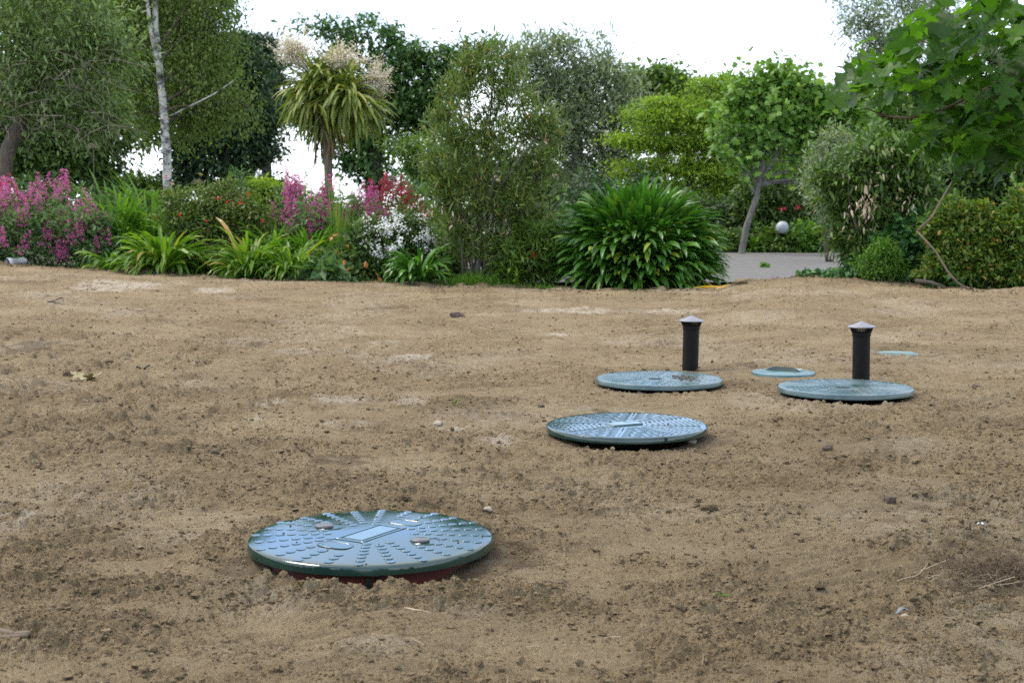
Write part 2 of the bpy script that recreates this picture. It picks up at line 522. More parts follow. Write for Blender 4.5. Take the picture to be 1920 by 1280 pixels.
SOIL_A, SOIL_B, SOIL_C = (.188, .140, .081), (.268, .204, .122), (.345, .276, .174)
G = lambda *a: a
M = {
    'soil': soil_mat('bare_soil'),
    'clod': soil_mat('soil_clod', False),
    'litter': plain_mat('dark_litter', (.045, .04, .022), .95, 3.0, (.07, .085, .025)),
    'tarmac': plain_mat('grey_tarmac', (.10, .097, .095), .95, 7, (.15, .146, .143), spec=.2, bump=.05),
    'bark': plain_mat('brown_bark', (.06, .045, .032), .9, 22, (.16, .13, .10), bump=.6, stretch=(1, 1, .25)),
    'greybark': plain_mat('grey_bark', (.12, .11, .09), .9, 18, (.28, .26, .22), bump=.5, stretch=(1, 1, .3)),
    'figbark': plain_mat('fig_bark', (.07, .065, .055), .9, 12, (.19, .18, .16), bump=.4, stretch=(1, 1, .4)),
    'darkbark': plain_mat('dark_bark', (.025, .02, .016), .9, 18, (.07, .06, .045), bump=.5),
    'redbark': plain_mat('red_twig', (.05, .02, .013), .6, 30, (.10, .045, .028)),
    'birchbark': plain_mat('birch_bark', (.045, .04, .036), .8, 3.0, (.56, .54, .50), bump=.3, stretch=(1, 1, 1.6), lo=.42, hi=.54),
    'olive': leaf_mat('olive_leaf', [(0, (0.0663, 0.1082, 0.0293)), (0.5, (0.1254, 0.201, 0.0522)), (1, (0.236, 0.3246, 0.1149))]),
    'dead_twig': plain_mat('dry_twig', (.10, .085, .06), .9, 5, (.24, .21, .15)),
    'birch': leaf_mat('birch_leaf', [(0, (0.075, 0.119, 0.0216)), (0.6, (0.1275, 0.196, 0.036)), (1, (0.195, 0.252, 0.06))], trans=.4),
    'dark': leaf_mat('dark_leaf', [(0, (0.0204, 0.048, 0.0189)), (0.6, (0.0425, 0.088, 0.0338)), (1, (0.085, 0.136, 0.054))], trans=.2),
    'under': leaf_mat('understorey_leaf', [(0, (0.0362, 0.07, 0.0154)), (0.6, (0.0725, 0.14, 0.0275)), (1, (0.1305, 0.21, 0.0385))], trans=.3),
    'oak': leaf_mat('oak_leaf', [(0, (0.0355, 0.0862, 0.0218)), (0.6, (0.0622, 0.1379, 0.03)), (1, (0.1066, 0.207, 0.0478))], trans=.3),
    'mid': leaf_mat('mid_leaf', [(0, (0.053, 0.1073, 0.0198)), (0.6, (0.0983, 0.1788, 0.0275)), (1, (0.1663, 0.2574, 0.044))], trans=.35),
    'oleander': leaf_mat('willowy_leaf', [(0, (0.0593, 0.0989, 0.0198)), (0.5, (0.1056, 0.1695, 0.033)), (0.955, (0.1847, 0.2542, 0.055)), (0.975, (0.2904, 0.1977, 0.066)), (1, (0.4223, 0.3107, 0.11))], trans=.3),
    'willow': leaf_mat('grey_willow_leaf', [(0, (0.1162, 0.1575, 0.081)), (0.6, (0.1938, 0.2475, 0.135)), (1, (0.3255, 0.375, 0.2295))], trans=.3),
    'lime': leaf_mat('lime_leaf', [(0, (0.1331, 0.2291, 0.019)), (0.6, (0.2164, 0.336, 0.0285)), (1, (0.3163, 0.4278, 0.0475))], trans=.42),
    'fig': leaf_mat('fig_leaf', [(0, (0.0875, 0.1863, 0.0275)), (0.6, (0.1487, 0.2794, 0.044)), (1, (0.245, 0.3881, 0.077))], trans=.38),
    'maple': leaf_mat('lobed_leaf', [(0, (0.0266, 0.0716, 0.0075)), (0.6, (0.0531, 0.1378, 0.0121)), (1, (0.0956, 0.2094, 0.0188))], trans=.56, rough=.42, spec=.3),
    'laurel': leaf_mat('laurel_leaf', [(0, (0.0398, 0.0889, 0.0116)), (0.6, (0.0748, 0.1425, 0.0202)), (1, (0.1296, 0.2137, 0.0405))], trans=.3),
    'dead': leaf_mat('dry_leaf', [(0, (0.231, 0.154, 0.09)), (0.5, (0.399, 0.319, 0.228)), (1, (0.5775, 0.517, 0.432))], rough=.8, trans=.2, hue=(1, .8, .55)),
    'nandina': leaf_mat('bronze_leaf', [(0, (0.0488, 0.1091, 0.0144)), (0.55, (0.0976, 0.1795, 0.0198)), (0.93, (0.1734, 0.2308, 0.027)), (0.965, (0.2818, 0.1667, 0.027)), (1, (0.3577, 0.2565, 0.036))], trans=.38),
    'ivy': leaf_mat('ivy_leaf', [(0, (0.027, 0.084, 0.022)), (0.6, (0.0525, 0.154, 0.04)), (1, (0.12, 0.266, 0.08))], rough=.4, trans=.25),
    'agap': leaf_mat('strap_leaf', [(0, (0.0322, 0.1052, 0.012)), (0.6, (0.0578, 0.1683, 0.018)), (0.93, (0.0965, 0.2383, 0.0299)), (1, (0.3599, 0.4346, 0.0399))], rough=.36, trans=.28, spec=.5),
    'lily': leaf_mat('pale_strap_leaf', [(0, (0.0648, 0.156, 0.0135)), (0.55, (0.1134, 0.2288, 0.0225)), (0.88, (0.1836, 0.2912, 0.0315)), (0.95, (0.3456, 0.3432, 0.045)), (1, (0.432, 0.2808, 0.09))], rough=.42, trans=.4),
    'cordyline': leaf_mat('palm_leaf', [(0, (0.0773, 0.1257, 0.0162)), (0.5, (0.149, 0.1985, 0.027)), (0.85, (0.2429, 0.2778, 0.0495)), (1, (0.3312, 0.3043, 0.072))], trans=.3),
    'dead_strap': leaf_mat('withered_strap', [(0, (.10, .07, .04)), (1, (.24, .18, .10))], rough=.9, trans=.15, hue=(1, .9, .7)),
    'plume': leaf_mat('cream_plume', [(0, (0.4554, 0.3881, 0.2722)), (0.6, (0.6831, 0.6237, 0.484)), (1, (0.9108, 0.887, 0.7563))], rough=.9, trans=.25, hue=(1, .95, .8)),
    'val_leaf': leaf_mat('glaucous_leaf', [(0, (0.063, 0.13, 0.045)), (0.6, (0.105, 0.195, 0.065)), (1, (0.182, 0.286, 0.1))], trans=.3),
    'green': leaf_mat('fresh_leaf', [(0, (0.0585, 0.15, 0.018)), (0.6, (0.1105, 0.2375, 0.028)), (1, (0.195, 0.3375, 0.045))], trans=.4),
    'rose_leaf': leaf_mat('rose_leaf', [(0, (0.051, 0.0983, 0.018)), (0.6, (0.102, 0.1663, 0.025)), (0.9, (0.153, 0.2117, 0.035)), (1, (0.2167, 0.121, 0.05))], trans=.3),
    'pink': leaf_mat('pink_petal', [(0, (0.4138, 0.0648, 0.2129)), (0.6, (0.6109, 0.1457, 0.3548)), (1, (0.7686, 0.3238, 0.5322))], trans=.3, hue=(1, .9, 1)),
    'crimson': leaf_mat('crimson_petal', [(0, (.40, .015, .05)), (.6, (.56, .04, .10)), (1, (.70, .13, .19))], trans=.3, hue=(1, .8, .9)),
    'white': leaf_mat('white_petal', [(0, (.66, .68, .64)), (1, (.84, .84, .82))], trans=.2, hue=(1, 1, 1)),
    'scarlet': leaf_mat('scarlet_petal', [(0, (.50, .008, .012)), (1, (.66, .03, .025))], trans=.25, hue=(1, .8, .8)),
    'orange': leaf_mat('orange_leaf', [(0, (.42, .11, .035)), (1, (.60, .27, .09))], trans=.3, hue=(1, .9, .7)),
    'stem': plain_mat('green_stem', (.07, .10, .03), .7),
    'straw': leaf_mat('straw_bit', [(0, (.26, .20, .12)), (1, (.50, .43, .31))], rough=.8, trans=.1, hue=(1, 1, .9)),
    'stone': plain_mat('pale_stone', (.20, .165, .12), .85, 14, (.36, .31, .24), bump=.5),
    'darkclod': plain_mat('damp_clod', (.05, .036, .026), .95, 20, (.10, .075, .055), bump=.7),
    'orange_plastic': plain_mat('orange_riser', (.10, .017, .008), .7, 6, (.06, .016, .010), spec=.25),
    'black': plain_mat('black_plastic', (.006, .0052, .005), .55, 20, (.010, .009, .0085), spec=.15),
    'zinc': plain_mat('pale_metal_cap', (.20, .205, .235), .42, 9, (.15, .155, .185), metal=.15),
    'white_plastic': plain_mat('white_plastic', (.72, .74, .76), .4, 6, (.6, .62, .63)),
    'globe': plain_mat('white_globe', (.36, .38, .42), .45),
    'blue': plain_mat('blue_sheet', (.20, .42, .62), .4, 7, (.72, .80, .86)),
    'wood': plain_mat('dry_wood', (.085, .062, .042), .9, 12, (.17, .13, .09), bump=.5),
    'pale_scrap': plain_mat('pale_scrap', (.10, .105, .115), .7, 14, (.20, .205, .21)),
}


def lid_mat(name, c, c2, r0, r1, dust):
    m, t, b = new_mat(name)
    L = t.links
    co = t.nodes.new("ShaderNodeTexCoord")
    n1 = t.nodes.new("ShaderNodeTexNoise"); n1.inputs["Scale"].default_value = 5; n1.inputs["Detail"].default_value = 7
    n2 = t.nodes.new("ShaderNodeTexNoise"); n2.inputs["Scale"].default_value = 42; n2.inputs["Detail"].default_value = 6; n2.inputs["Roughness"].default_value = .7
    for n in (n1, n2): L.new(co.outputs["Object"], n.inputs["Vector"])
    cr_ = ramp_node(t, [(.35, c), (.68, c2)])
    L.new(n1.outputs["Fac"], cr_.inputs[0])
    du = ramp_node(t, [(.56, (0, 0, 0)), (.74, (dust,) * 3)])
    L.new(n2.outputs["Fac"], du.inputs[0])
    mx_ = t.nodes.new("ShaderNodeMix"); mx_.data_type = 'RGBA'
    L.new(du.outputs[0], mx_.inputs[0]); L.new(cr_.outputs[0], mx_.inputs[6])
    mx_.inputs[7].default_value = (.24, .19, .14, 1)
    L.new(mx_.outputs[2], b.inputs["Base Color"])
    rr = ramp_node(t, [(.38, (r0,) * 3), (.62, (r1,) * 3)])
    L.new(n1.outputs["Fac"], rr.inputs[0])
    L.new(rr.outputs[0], b.inputs["Roughness"])
    b.inputs["IOR"].default_value = 1.55
    b.inputs["Specular IOR Level"].default_value = .62
    bp = t.nodes.new("ShaderNodeBump"); bp.inputs["Strength"].default_value = .12; bp.inputs["Distance"].default_value = .004
    L.new(n1.outputs["Fac"], bp.inputs["Height"])
    L.new(bp.outputs[0], b.inputs["Normal"])
    return m


M['lid_wet'] = lid_mat('wet_green_plastic', (.003, .026, .020), (.005, .036, .028), .06, .16, .06)
M['lid_dry'] = lid_mat('dusty_green_plastic', (.022, .066, .066), (.085, .13, .135), .18, .32, .8)  # dust, with pale sky reflection also put into the base colour
M['lid_pale'] = lid_mat('pale_green_plastic', (.05, .115, .107), (.085, .16, .15), .2, .34, .5)
M['plate'] = plain_mat('smooth_plate', (.06, .11, .115), .09, 30, (.09, .14, .145), spec=.7)  # paler than the lid: its bright sky reflection put into the colour
M['cap'] = plain_mat('grey_cap', (.06, .065, .07), .35, 30, (.11, .11, .115))
M['slot'] = plain_mat('dark_slot', (.006, .008, .008), .8)  # near-black: shade in slots and pipe bore put into colour; also one scrap

# ------------------------------------------------------------------ leaf templates
def T_kite(wd=.5, fold=.08, droop=.1):
    V = np.array([[0, 0, 0], [.42, -.5 * wd, fold], [1, 0, -droop], [.42, .5 * wd, fold]], float)
    return V, np.array([[0, 1, 2], [0, 2, 3]])


def T_long(wd=.16, droop=.12):
    V = np.array([[0, 0, 0], [.3, -.5 * wd, .03], [.3, .5 * wd, .03], [.7, -.42 * wd, 0], [.7, .42 * wd, 0], [1, 0, -droop]], float)
    return V, np.array([[0, 1, 2], [1, 3, 4], [1, 4, 2], [3, 5, 4]])


def T_lobed(droop=.22):
    """an outline with five pointed lobes, built as half strips about the midrib"""
    half = [(0, .015), (.10, .05), (.12, .26), (.24, .36), (.27, .20), (.38, .12), (.42, .34), (.56, .50), (.58, .34), (.68, .30), (.64, .12),
            (.76, .14), (.84, .24), (.88, .10), (1.0, 0.0)]
    mid = [(x, 0) for x, _ in half]
    V, Fc = [], []
    n = len(half)
    for x, y in half: V.append((x, y, .10 * y - droop * x * x + .03 * math.sin(9 * x)))
    for x, y in mid: V.append((x, 0, -droop * x * x))
    for x, y in half: V.append((x, -y, .10 * y - droop * x * x - .03 * math.sin(8 * x)))
    for i in range(n - 1):
        Fc += [(i, n + i, n + i + 1), (i, n + i + 1, i + 1), (2 * n + i, n + i + 1, n + i), (2 * n + i, 2 * n + i + 1, n + i + 1)]
    return np.array(V, float), np.array(Fc)


def T_fig():
    a = np.linspace(-2.5, 2.5, 11)
    rr = np.array([.45, .55, .38, .62, .42, .75, .42, .62, .38, .55, .45])
    V = [(0.35, 0, .05)] + [(.35 + r * math.cos(t) * .9, r * math.sin(t) * .85, -.12 * r) for t, r in zip(a, rr)] + [(0, 0, 0)]
    Fc = [(0, i, i + 1) for i in range(1, 11)] + [(0, 11, 12), (0, 12, 1)]
    return np.array(V, float), np.array(Fc)


def rocks(n, sub, seed, rough=.28):
    import bmesh
    rg = np.random.default_rng(seed)
    out = []
    for i in range(n):
        bm = bmesh.new()
        bmesh.ops.create_icosphere(bm, subdivisions=sub, radius=1)
        V = np.array([v.co[:] for v in bm.verts])
        Fc = np.array([[v.index for v in f.verts] for f in bm.faces])
        bm.free()
        k = np.ones(len(V))
        for _ in range(7):
            dvec = rg.normal(size=3); dvec /= np.linalg.norm(dvec)
            k += rough * .5 * np.sin(V @ dvec * rg.uniform(1.5, 4.5) + rg.uniform(0, 6))
            k = np.minimum(k, 1.15)
        V = V * k[:, None] * np.array([1, rg.uniform(.7, 1), rg.uniform(.55, .8)])
        V += rg.normal(size=V.shape) * .05
        out.append((V, Fc))
    return out


# ------------------------------------------------------------------ the setting: soil, ground, driveway
def build_soil():
    s1 = np.linspace(-.43, .43, 1350)
    sL = -.43 - np.geomspace(.004, 1.6, 46)[::-1]
    s = np.concatenate([sL, s1, -sL[::-1]])
    t1 = np.geomspace(2.5, 1.0 * 20, 1250)
    tt = np.concatenate([np.linspace(.35, 2.46, 60), t1])
    S, T = np.meshgrid(s, tt)
    end = De(S) + .35 + .35 * pn(S * 60, S * 0 + 3.3, 12) + .12 * pn(S * 240, S * 0 + 1.3, 13)
    # stretch the rows so that the last row falls on the ragged rim
    k = smooth((T - 9) / 11)
    Y = T * (1 - k) + (T / 20.0 * end) * k
    X = S * Y
    Hh = soil_h(X, Y)
    rim = smooth((Y - end + .5) / .5)
    Hh = Hh + .05 * rim * (1 - rim) * 4 * (.5 + pn(X / .5, Y / .5, 44)) - .10 * rim ** 3
    n, m = S.shape
    V = np.stack([X, Y, Hh], -1).reshape(-1, 3)
    i = np.arange(n - 1)[:, None] * m + np.arange(m - 1)[None]
    Q = np.stack([i, i + 1, i + m + 1, i + m], -1).reshape(-1, 4)
    me = mesh_np("soil", V, Q, True)
    # pale dusty smears and damp spots and darker rings round the lids, each with its own place on the ground
    x, y = V[:, 0].astype(np.float32), V[:, 1].astype(np.float32)
    chalk = np.zeros(len(V), np.float32)
    br = .5 + .8 * pn(x / .10, y / .16, 50) + .6 * pn(x / .035, y / .05, 51) + .5 * pn(x / .4, y / .5, 52)
    for px, py, rx, ry, st in CHALK:
        d = 1.13 / (CAM_Z - at(px, py, 1.0)[2])
        for _ in range(3):
            c = at(px, py, d)
            d += float(np.clip((c[2] - base(np.array([c[0]]), np.array([c[1]]))[0]) * d / 1.1, -3, 3))
        c = at(px, py, d)
        sx = rx * d / F
        sy = ry * d * d / (F * 1.1)
        q = ((x - c[0]) / sx) ** 2 + ((y - c[1]) / sy) ** 2
        chalk = np.maximum(chalk, st * smooth((1.0 - q) * 1.4) * np.clip(br * 1.3 + .1, 0, 1))
    chalk = np.maximum(chalk, .30 * smooth((pn(x / 1.1, y / 1.4, 55) - .12) * 4) * np.clip(br, 0, 1))
    dark_soil = .24 * smooth((pn(x / .5, y / .6, 60) * .7 + .6 * pn(x / .09, y / .10, 61) + .5 * pn(x / .03, y / .035, 66) - .25) * 3.2)
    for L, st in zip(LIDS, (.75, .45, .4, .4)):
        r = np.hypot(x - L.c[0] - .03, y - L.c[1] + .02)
        dark_soil = np.maximum(dark_soil, st * smooth((L.R + .14 + .12 * pn(x / .12, y / .12, 62) - r) / .14))  # darker ring round each lid, shifted towards the right and front
    for px, py, rr_ in ((640, 870, .16), (1880, 1080, .3), (735, 590, .3), (60, 660, .3), (1400, 690, .12), (1130, 775, .1)):
        d = 1.13 / (CAM_Z - at(px, py, 1.0)[2])
        c = at(px, py, d)
        r = np.hypot(x - c[0], (y - c[1]) * .7)
        dark_soil = np.maximum(dark_soil, .55 * smooth((rr_ * (1 + .8 * pn(x / .1, y / .1, 63)) - r) / rr_ * 1.5))
    packed = (1 - rough_mask(x, y)) * np.clip(.55 + .5 * pn(x / .05, y / .06, 58) + .5 * pn(x / .3, y / .3, 59), 0, 1) * .50
    for nm, arr in (("packed", packed), ("chalk", chalk), ("dark_soil", np.clip(dark_soil, 0, 1))):
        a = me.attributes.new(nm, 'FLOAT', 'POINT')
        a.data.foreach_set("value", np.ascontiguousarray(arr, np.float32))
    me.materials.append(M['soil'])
    o = bpy.data.objects.new("soil", me)
    COL.objects.link(o)
    tag(o, "bare brown raked soil", kind="structure")


CHALK = [(225, 536, 100, 9, .9), (400, 544, 45, 7, .85), (90, 548, 60, 7, .5), (1060, 580, 110, 7, .75), (1265, 582, 60, 8, .8), (1045, 624, 25, 5, .8), (770, 672, 75, 8, .8), (720, 645, 40, 6, .6),
         (500, 762, 45, 8, .75), (650, 752, 70, 12, .7), (770, 757, 40, 9, .75), (855, 806, 45, 10, .8), (930, 832, 45, 10, .7), (650, 800, 60, 8, .5), (20, 970, 60, 20, .8), (470, 780, 30, 6, .7),
         (1180, 770, 60, 8, .3), (700, 1230, 90, 30, .35), (880, 1150, 90, 20, .3), (350, 1115, 60, 15, .35), (560, 660, 60, 7, .5), (1500, 860, 70, 12, .3), (300, 1000, 90, 25, .25)]
build_soil()

# ground to the horizon
gy = np.concatenate([np.linspace(-6, 14, 20), np.linspace(14.3, 32, 70), np.geomspace(33, 900, 40)])
gxs = np.concatenate([-np.geomspace(14, 900, 24)[::-1], np.linspace(-13.5, 13.5, 110), np.geomspace(14, 900, 24)])
GX, GY = np.meshgrid(gxs, gy)
GZ = np.where(GY < 10, -.25, ground_h(GX, GY) + .02 * pn(GX / .7, GY / .7, 70))
n_, m_ = GX.shape
i_ = np.arange(n_ - 1)[:, None] * m_ + np.arange(m_ - 1)[None]
gm = mesh_np("ground", np.stack([GX, GY, GZ], -1).reshape(-1, 3), np.stack([i_, i_ + 1, i_ + m_ + 1, i_ + m_], -1).reshape(-1, 4), True)
gm.materials.append(M['litter'])
go = bpy.data.objects.new("ground", gm)
COL.objects.link(go)
tag(go, "dark garden earth", kind="structure")

mb = MB()
dx = np.linspace(-1.5, 10.5, 60)
dyy = np.linspace(0, 1, 14)
DX, DT = np.meshgrid(dx, dyy)
near = 19.6 + 0 * DX
far = 32.5 + .25 * np.sin(DX * .8)
DY = near + (far - near) * DT
DZ = .095 + 0 * DX + .012 * pn(DX / 2, DY / 2, 71)
i_ = np.arange(13)[:, None] * 60 + np.arange(59)[None]
mb.add(np.stack([DX, DY, DZ], -1).reshape(-1, 3), np.stack([i_, i_ + 1, i_ + 61, i_ + 60], -1).reshape(-1, 4))
tag(mb.build("driveway", M['tarmac'], None, True), "grey tarmac drive behind the soil", kind="structure")

# ------------------------------------------------------------------ soil crumbs and straw (stuff)
def img_points(n, rng, ymin=2.6, ymax=18.5, smax=.42):
    s = rng.uniform(-smax, smax, n)
    inv = rng.uniform(1 / ymax, 1 / ymin, n)
    d = 1 / inv
    return s * d, d


def off_lids(x, y, pad=.02):
    ok = np.ones(len(x), bool)
    for L in LIDS + SMALL:
        ok &= np.hypot(x - L.c[0], y - L.c[1]) > L.R + pad
    ok &= y < De(x / y) - .1
    return ok


ROCK = rocks(8, 1, 5, .42)
import bmesh as _bm
_b = _bm.new(); _bm.ops.create_icosphere(_b, subdivisions=1, radius=1)
_iv = np.array([v.co[:] for v in _b.verts]); _if = np.array([[v.index for v in f.verts] for f in _b.faces]); _b.free()
GRIT = []
for _k in range(8):
    _r = np.random.default_rng(600 + _k)
    _v = _iv[:12] if len(_iv) == 12 else _iv
    GRIT.append((_v * (1 + .28 * _r.normal(size=(len(_v), 1))) * np.array([1, .85, .7]), _if))
rg = np.random.default_rng(11)
mb = MB()
x, y = img_points(135000, rg)
dens = 1.15 * rough_mask(x, y) - .05 + .3 * pn(x / .25, y / .2, 81)
lf = ((-x / y) > .14) & (y > 5.5) & (y < 15)
keep = off_lids(x, y) & (rg.random(len(x)) < np.clip(dens + .5 * lf, .05, 1))
x, y = x[keep], y[keep]
# rims of crumbs round the lids
for L, nn in zip(LIDS, (600, 220, 150, 150)):
    a = rg.uniform(0, 6.283, nn)
    r = L.R + np.abs(rg.normal(0, .10, nn)) + .01
    x = np.concatenate([x, L.c[0] + r * np.cos(a)])
    y = np.concatenate([y, L.c[1] + r * np.sin(a)])
sz = .0021 * (1 - rg.random(len(x))) ** -.44 * (.60 + .085 * y)
sz = np.clip(sz, .0018, .016)
z = soil_h(x, y)
for L, nn in zip(LIDS, (26, 26, 44, 50)):            # a little dirt lying on the lids themselves
    a = rg.uniform(0, 6.283, nn)
    q = L.R * np.sqrt(rg.random(nn)) * .97
    x = np.concatenate([x, L.c[0] + q * np.cos(a)]); y = np.concatenate([y, L.c[1] + q * np.sin(a)])
    z = np.concatenate([z, L.z - (.055 if L is LIDS[0] else .004) * q * q + .001])
    sz = np.concatenate([sz, rg.uniform(.0016, .0048, nn)])
which = rg.integers(0, 8, len(x))
ang = rg.uniform(0, 6.283, len(x))
c_, s_ = np.cos(ang), np.sin(ang)
Z0 = np.zeros_like(c_)
ROT = np.stack([np.stack([c_, s_, Z0], -1), np.stack([-s_, c_, Z0], -1), np.stack([Z0, Z0, Z0 + 1], -1)], 1) * sz[:, None, None]
P = np.stack([x, y, z + sz * .25], -1)
for k in range(8):
    q = which == k
    big = sz > .0075
    mb.scatter(*ROCK[k], ROT[q & big], P[q & big])
    mb.scatter(*GRIT[k], ROT[q & ~big], P[q & ~big])
tag(mb.build("soil_crumbs", M['clod']), "loose crumbs of brown soil scattered over the bare ground", "soil crumbs", kind="stuff")

mb = MB()
x, y = img_points(210, rg, ymax=9)
k = off_lids(x, y)
x, y = x[k], y[k]
z = soil_h(x, y) + .004
a = rg.uniform(0, 6.283, len(x))
d_ = np.stack([np.cos(a), np.sin(a), rg.normal(.12, .22, len(x))], -1)
ln = rg.uniform(.015, .075, len(x))
TVs = np.array([[0, -.5, 0], [0, .5, 0], [.35, -.5, .06], [.35, .5, .06], [.7, -.4, .05], [.7, .4, .05], [1, 0, 0]], float)
TFs = np.array([[0, 2, 3], [0, 3, 1], [2, 4, 5], [2, 5, 3], [4, 6, 5]])
fr = frames(d_, rng=rg) * np.stack([ln, np.full(len(x), .0016), ln], -1)[:, :, None]
mb.scatter(TVs, TFs, fr, np.stack([x, y, z], -1))
tag(mb.build("straw_litter", M['straw']), "thin bits of dry straw and root strewn over the soil", "straw", kind="stuff")

# ------------------------------------------------------------------ septic tank lids
DOME = [.055]


def dome(r, R_): return -DOME[0] * r * r


def lid_body(mb, L, R_, rim=.030):
    rs = np.linspace(0.001, R_ - .012, 16)
    prof = [(r, L.z + dome(r, R_)) for r in rs]
    e = L.z + dome(R_, R_)
    prof += [(R_ - .006, e - .0005), (R_ - .0015, e - .004), (R_, e - .009), (R_ + .001, e - rim), (R_ - .012, e - rim - .002), (R_ - .05, e - rim + .004), (R_ - .06, e - .02)]
    mb.lathe(prof, 160, (L.c[0], L.c[1], 0))


def on_lid(L, a, b):
    """local metres to world on the domed top"""
    return np.array([L.c[0] + a, L.c[1] + b, L.z + dome(math.hypot(a, b), L.R)])


def disc(mb, c, r, h, sides=22, slope=.82):
    mb.lathe([(.0005, h), (r * slope, h), (r, h * .55), (r, -.002)], sides, c)


L = LIDS[0]
t0 = thing("tank_lid", "large glossy wet green lid with raised discs, its orange riser showing", "tank lid", (L.c[0], L.c[1], L.z - .05), "septic tank lids")
mb = MB()
lid_body(mb, L, L.R)
AX = R(59)
u_ = np.array([math.cos(AX), math.sin(AX)]); v_ = np.array([-math.sin(AX), math.cos(AX)])
caps = [v_ * .49 * L.R, -v_ * .49 * L.R]
recs = [u_ * .475 * L.R, -u_ * .475 * L.R]
for k in range(24):
    a = -math.pi / 2 + k * math.pi / 12
    rr = .36 if k % 2 == 0 else .42
    while rr < .95:
        p = np.array([math.cos(a), math.sin(a)]) * rr * L.R
        lu, lv = abs(p @ u_), abs(p @ v_)
        bad = (lu < .34 * L.R and lv < .17 * L.R) or any(np.linalg.norm(p - c) < .135 * L.R for c in caps)
        bad = bad or any(abs((p - c) @ v_) < .18 * L.R and abs((p - c) @ u_) < .12 * L.R for c in recs)
        if not bad:
            disc(mb, on_lid(L, *p), .039 * L.R, .0016, 22, .95)
        rr += .098
for c in caps:                                     # moulded rings beside each cap
    for q in (.105, .13):
        th = np.linspace(0, 2 * np.pi, 40)
        P = np.array([on_lid(L, c[0] + .02 + q * L.R * math.cos(t), c[1] + q * L.R * math.sin(t)) for t in th])
        mb.tube(P, .0013, 5, False)
mb.build("lid_disc", M['lid_wet'], t0, True).data.set_sharp_from_angle(angle=R(35))
mb = MB()
P0 = on_lid(L, 0, 0)
mb.box(P0, (.25 * L.R, .095 * L.R, .0018), AX, .985)
o = mb.build("label_plate", M['plate'], t0)
o["label"] = "smooth rectangular plate at the lid's middle"
fr_mb = MB()
for sgn in (-1, 1):
    for hx, hy, off in ((.29 * L.R, .008, v_ * sgn * .125 * L.R), (.008, .125 * L.R + .008, u_ * sgn * .29 * L.R)):
        q = on_lid(L, off[0], off[1])
        fr_mb.box(q, (hx + (.005 if hy < .01 else 0), hy * (.6 if hy < .01 else 1), .0016), AX, .96)
fr_mb.build("plate_rim", M['lid_wet'], o)
for c in recs:
    mb = MB()
    q = on_lid(L, *c)
    th = np.linspace(0, 2 * np.pi, 28)[:-1]
    ring = np.array([q + np.append(u_ * .085 * L.R * math.copysign(abs(math.sin(t)) ** .6, math.sin(t)) + v_ * .15 * L.R * math.copysign(abs(math.cos(t)) ** .6, math.cos(t)), 0) for t in th])
    mb.tube(np.concatenate([ring, ring[:1]]) + np.array([0, 0, .0006]), .0017, 6, False)
    V = np.concatenate([ring + np.array([0, 0, .0012]), q[None] + np.array([0, 0, .0012])])
    nn = len(ring)
    mb.add(V, [[i, (i + 1) % nn, nn] for i in range(nn)])
    mb.build("finger_recess", M['lid_wet'], t0)
for c in caps:
    mb = MB()
    q = on_lid(L, *c)
    r = .078 * L.R
    mb.lathe([(.0005, .008), (r * .7, .008), (r * .75, .007), (r * .92, .0085), (r, .006), (r * .98, 0), (r * .9, -.003)], 30, q)
    mb.build("screw_cap", M['cap'], t0, True)
mb = MB()
e = L.z - .055
mb.lathe([(L.R - .045, e + .024), (L.R - .042, e - .02), (L.R - .038, e - .022), (L.R - .038, e - .03), (L.R - .044, e - .032), (L.R - .044, e - .14)], 90, (L.c[0], L.c[1], 0))
ob = mb.build("riser", M['orange_plastic'], t0, True)
mb = MB()
for k in range(2):
    aa = R(-86 + 5 * k)
    mb.box((L.c[0] + (L.R - .036) * math.cos(aa), L.c[1] + (L.R - .036) * math.sin(aa), e - .05), (.004, .006, .05), aa)
mb.build("latch", M['lid_wet'], t0)


